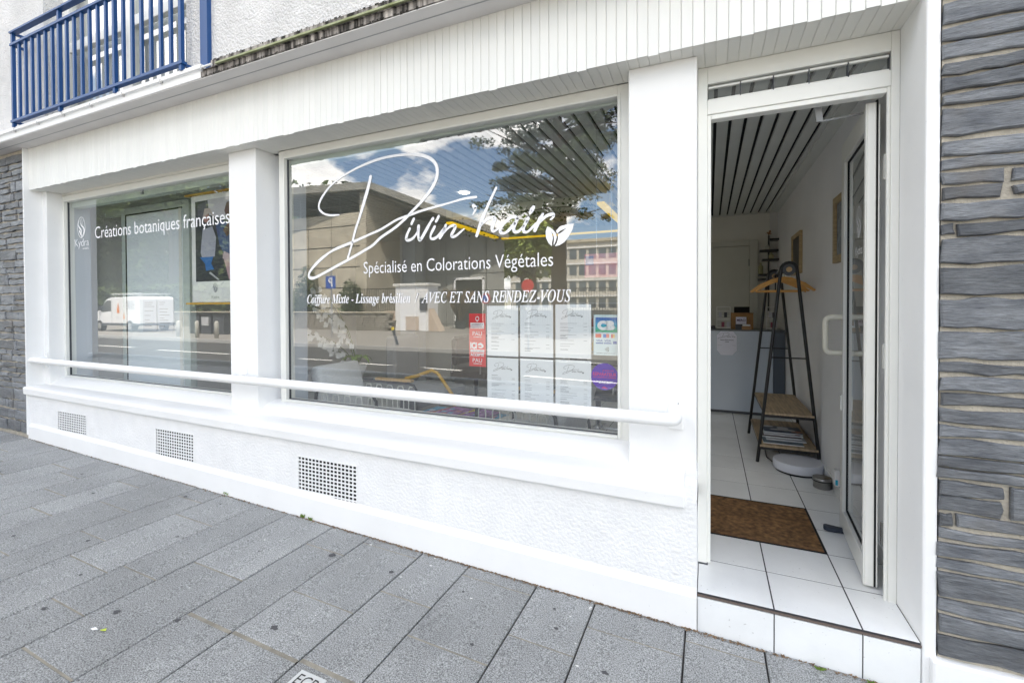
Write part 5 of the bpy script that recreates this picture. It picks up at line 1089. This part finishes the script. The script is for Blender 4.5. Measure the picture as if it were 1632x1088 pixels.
# pine
t=thing('pine_tree','tall dark pine tree across the street with open branches and a brown trunk','tree',(-6,-16,0))
obj('trunk',MB().tube([(-5.9,-16,0),(-5.95,-16,3),(-5.9,-16.1,6),(-6.0,-16,9),(-6.1,-16,12.5),(-6.2,-16,16)],[.36,.33,.28,.22,.15,.05],12),BARK,t,smooth=True)
br=MB(); cl=[]
for k in range(170):
    z=4.9+rnd.random()**.9*12; a=rnd.uniform(0,6.28); L=(3.9-(z-4)*.21)*rnd.uniform(.5,1.05)
    e=(-6+L*math.cos(a),-16+L*math.sin(a),z+rnd.uniform(-.2,.7)); br.tube([(-6,-16,z-.25),(-6+L*.5*math.cos(a),-16+L*.5*math.sin(a),z),e],[.06,.04,.015],5)
    for s in (.5,.75,1.0):
        cl.append(((-6+L*s*math.cos(a)+rnd.uniform(-.3,.3),-16+L*s*math.sin(a)+rnd.uniform(-.3,.3),z+.15*s+rnd.uniform(-.1,.3)),(rnd.uniform(.3,.7),rnd.uniform(.3,.7),rnd.uniform(.14,.34))))
obj('branches',br,BARK,t); obj('crown',leaves(60000,clumps(cl),.07),FOL2,t,kind='stuff')
# sunlit tree behind the hall gap
def broadleaf(x,y,h,r,n,label,m=FOL1,sz=.2,group=None):
    t=thing('broadleaf_tree',label,'tree',(x,y,0),group); tr=[(x,y,0),(x+.1,y,h*.3),(x-.1,y,h*.6),(x,y,h*.85)]
    obj('trunk',MB().tube(tr,[h*.03,h*.025,h*.018,h*.006],8),BARK,t)
    cl=[]
    for k in range(34):
        a=rnd.uniform(0,6.28);e=rnd.uniform(-.35,1.3);d=rnd.uniform(.35,.95)
        cl.append(((x+r*d*math.cos(a)*math.cos(e),y+r*d*math.sin(a)*math.cos(e),h*.58+h*.38*d*math.sin(e)),(r*rnd.uniform(.2,.34),r*rnd.uniform(.2,.34),r*rnd.uniform(.14,.26))))
    q=MB()
    for c,_ in cl[:10]: q.tube([(x,y,h*.42),c],[h*.01,h*.003],5)
    obj('limbs',q,BARK,t); obj('crown',leaves(n,clumps(cl),sz),m,t,kind='stuff')
FOL3=mat('foliage_bright',(.16,.22,.05),.7,col2=(.30,.36,.08),vscale=.6)
broadleaf(-13.6,-33,9.5,3.6,9000,'bright green sunlit tree beyond the right end of the hall',FOL3,.16)
broadleaf(-17.5,-40,10,4,6000,'pale green tree just behind the right end of the hall',FOL3,.2)
for i,(x,h,r) in enumerate(((-69,21,7.5),(-60,20,7.5),(-52,21,7),(-45,17,6),(-39,9,4))):
    broadleaf(x,-27-(i%2)*2,h,r,5200,['leftmost large tree behind the white van','second large tree behind the white van','tall tree above the van roof','rounded tree right of the van','smaller tree nearest to the concrete hall'][i],FOL1,.3,'row of trees behind the van')
t=thing('hedge','dark green hedge below the trees behind the van','hedge',(-48,-24,0)); obj('foliage',leaves(9000,lambda:Vector((rnd.uniform(-75,-30),rnd.uniform(-25.5,-23.5),rnd.uniform(.1,3.6))),.3),FOL1,t,kind='stuff')
tb=leaves(52000,lambda:Vector((rnd.uniform(-100,-30.5),rnd.uniform(-36,-27),rnd.uniform(.3,10+3*math.sin(rnd.random()*3)))),.34); o=obj('far_tree_belt',tb,FOL1,kind='stuff'); o['label']='belt of trees closing the view behind the van'
def bush(x,y,r,h,label):
    t=thing('bush',label,'bush',(x,y,0)); obj('foliage',leaves(1500,ball((x,y,h*.5),(r,r,h*.5)),.09),FOL1,t,kind='stuff'); obj('stem',MB().tube([(x,y,0),(x,y,h*.6)],.04,6),BARK,t)
bush(-21,-19.7,.75,3.2,'round bush against the concrete wall beside the parking sign')
bush(-24.9,-19.8,.8,4.2,'tall ivy clad bush at the left end of the reflected wall')
bush(-26.4,-19.8,.9,2.6,'wide low bush at the far left behind the stone wall')
t=thing('pampas_plant','tall dry brown pampas plant in front of the hall entrance','plant',(-14.3,-22,0))
q=MB()
for k in range(420):
    a=rnd.uniform(0,6.28); l=rnd.uniform(1.2,2.3); b=rnd.uniform(.1,.55); c,s=math.cos(a),math.sin(a); w=.012
    q.poly([(-14.3-w,-22,.3),(-14.3+w,-22,.3),(-14.3+c*l*b*.6+w,-22+s*l*b*.6,.3+l*.8),(-14.3+c*l*b,-22+s*l*b,.3+l)])
obj('blades',q,mat('dry_grass',(.26,.17,.09),.9),t,kind='stuff'); obj('pot',MB().lathe([(.3,0),(.4,.5)],-14.3,-22,0,20),DGREY,t)
t=thing('office_block','distant pale office block with rows of windows','building',(-17,-72,0))
obj('wall',MB().box(-32,6,-84,-70,0,11.8),mat('office_wall',(.55,.52,.46),.8),t)
q=MB(); p2=MB()
for f in range(4):
    for k in range(23):
        x=-31+1.62*k; z=1.2+2.65*f; q.box(x,x+1.15,-70.0,-69.93,z,z+1.55); 
for f in range(4):
    p2.box(-32,6,-69.95,-69.8,2.9+2.65*f,3.1+2.65*f)
obj('window_panes',q,mat('office_glass',(.10,.13,.16),.2),t,kind='stuff'); obj('floor_band',p2,WHITE,t); obj('parapet',MB().box(-32.2,6.2,-84.2,-69.7,11.8,12.3),CONC,t)
t=thing('flat_block','distant cream block of flats behind the trees on the far left','building',(-80,-60,0)); obj('wall',MB().box(-120,-75,-75,-60,0,12),mat('office_wall',(0,0,0)),t)
q=MB()
for f in range(4):
    for k in range(16): q.box(-118+2.7*k,-116.6+2.7*k,-60,-59.9,1.2+2.8*f,2.7+2.8*f)
obj('window_panes',q,mat('office_glass',(0,0,0)),t,kind='stuff')
# white van
t=thing('white_van','white van with a roof ladder rack and orange flame stickers across the street','van',(-32,-12.6,0))
VW=mat('van_white',(.78,.78,.78),.3,coat=.4)
pr=[(-35.1,.42),(-35.2,.62),(-35.1,.98),(-34.85,1.12),(-34.3,1.26),(-33.45,1.92),(-33.1,2.03),(-30.3,2.08),(-30.12,1.95),(-30.05,.42)]
y0,y1=-14.5,-12.6
q=MB().prism(pr,'y',y0,y1); obj('body',q,VW,t,bevel=.06)
obj('side_window',MB().prism([(-34.15,1.30),(-33.42,1.84),(-32.95,1.86),(-32.95,1.22),(-33.9,1.16)],'y',y1+.001,y1+.012),mat('van_glass',(.03,.04,.05),.1),t)
obj('windscreen',MB().prism([(-34.36,1.27),(-33.52,1.90),(-33.47,1.85),(-34.25,1.24)],'y',y0+.12,y1-.12),mat('van_glass',(0,0,0)),t)
obj('lower_trim',MB().box(-35.22,-30.03,y0-.01,y1+.015,.36,.50),DGREY,t)
obj('door_line',MB().box(-32.88,-32.87,y1,y1+.006,.5,1.95).box(-31.6,-31.59,y1,y1+.006,.5,1.95).box(-34.2,-34.19,y1,y1+.006,.55,1.2),DGREY,t)
obj('mirror',MB().box(-34.1,-33.95,y1,y1+.2,1.25,1.50),DGREY,t,bevel=.02); obj('headlight',MB().box(-35.19,-34.95,y1-.25,y1+.01,.80,1.0),CHROME,t)
for x in (-34.2,-31.0):
    for y in (y0+.1,y1-.1):
        w_=part('wheel',t,(x,y,.33)); q=MB(); q.tube([(x,y-.11,.33),(x,y+.112,.33)],.33,28); obj('tyre',q,DARKGAP,w_); q=MB(); q.tube([(x,y-.118,.33),(x,y+.12,.33)],.19,20); obj('rim',q,CHROME,w_)
q=MB()
for y in (y0+.2,y0+.9,y1-.2): q.bar((-33.3,y,2.25),(-30.2,y,2.25),.05)
for x in (-33,-32,-31,-30.4): q.bar((x,y0+.15,2.2),(x,y1-.15,2.2),.04); q.bar((x,y1-.2,2.05),(x,y1-.2,2.22),.04); q.bar((x,y0+.2,2.05),(x,y0+.2,2.22),.04)
obj('roof_rack',q,CHROME,t)
for x,z,s in ((-32.2,1.25,.5),(-31.6,.85,.3)):
    obj('flame_sticker',MB().prism([(x-.14*s*2,z-.3*s),(x+.14*s*2,z-.3*s),(x+.10*s*2,z+.3*s),(x,z+1.0*s),(x-.1*s*2,z+.2*s)],'y',y1+.002,y1+.006),mat('flame_orange',(.75,.22,.04),.4),t)
q=MB()
for i in range(7): q.box(-31.4,-30.5-.07*(i%3),y1+.001,y1+.005,1.35+.07*i,1.37+.07*i)
obj('text_lines',q,DGREY,t,kind='stuff')
# recycling bins and bollards
for i in range(3):
    x=-25.6+i*1.0; t=thing('recycling_bin',['left dark recycling container beside the road','middle dark recycling container with a pale chute','right dark recycling container beside the road'][i],'bin',(x,-13.2,0),'recycling containers')
    obj('body',MB().prism([(x-.4,0),(x+.4,0),(x+.44,1.0),(x-.44,1.0)],'y',-13.7,-12.9),DGREY,t); obj('lid',MB().box(x-.46,x+.46,-13.75,-12.85,1.0,1.12),BLACK,t)
    if i==1: obj('chute',MB().box(x-.28,x+.28,-12.9,-12.84,.45,.90),mat('pale_metal',(.5,.5,.5),.4),t)
for i in range(3):
    x=-23.5+i*1.4; t=thing('bollard',['left','middle','right'][i]+' pale rounded bollard in front of the recycling containers','bollard',(x,-10.9,0),'bollards on the far kerb')
    obj('post',MB().lathe([(.09,0),(.09,.7),(.06,.78),(.002,.80)],x,-10.9,0,14),mat('bollard_pale',(.5,.48,.42),.7),t,smooth=True)
t=thing('delineator','small yellow topped dark post leaning on the far kerb','post',(-10.7,-11,0)); obj('post',MB().tube([(-10.6,-11,0),(-10.8,-11,.55)],.05,8),DGREY,t); obj('cap',MB().tube([(-10.8,-11,.55),(-10.83,-11,.66)],.06,8),YEL,t)
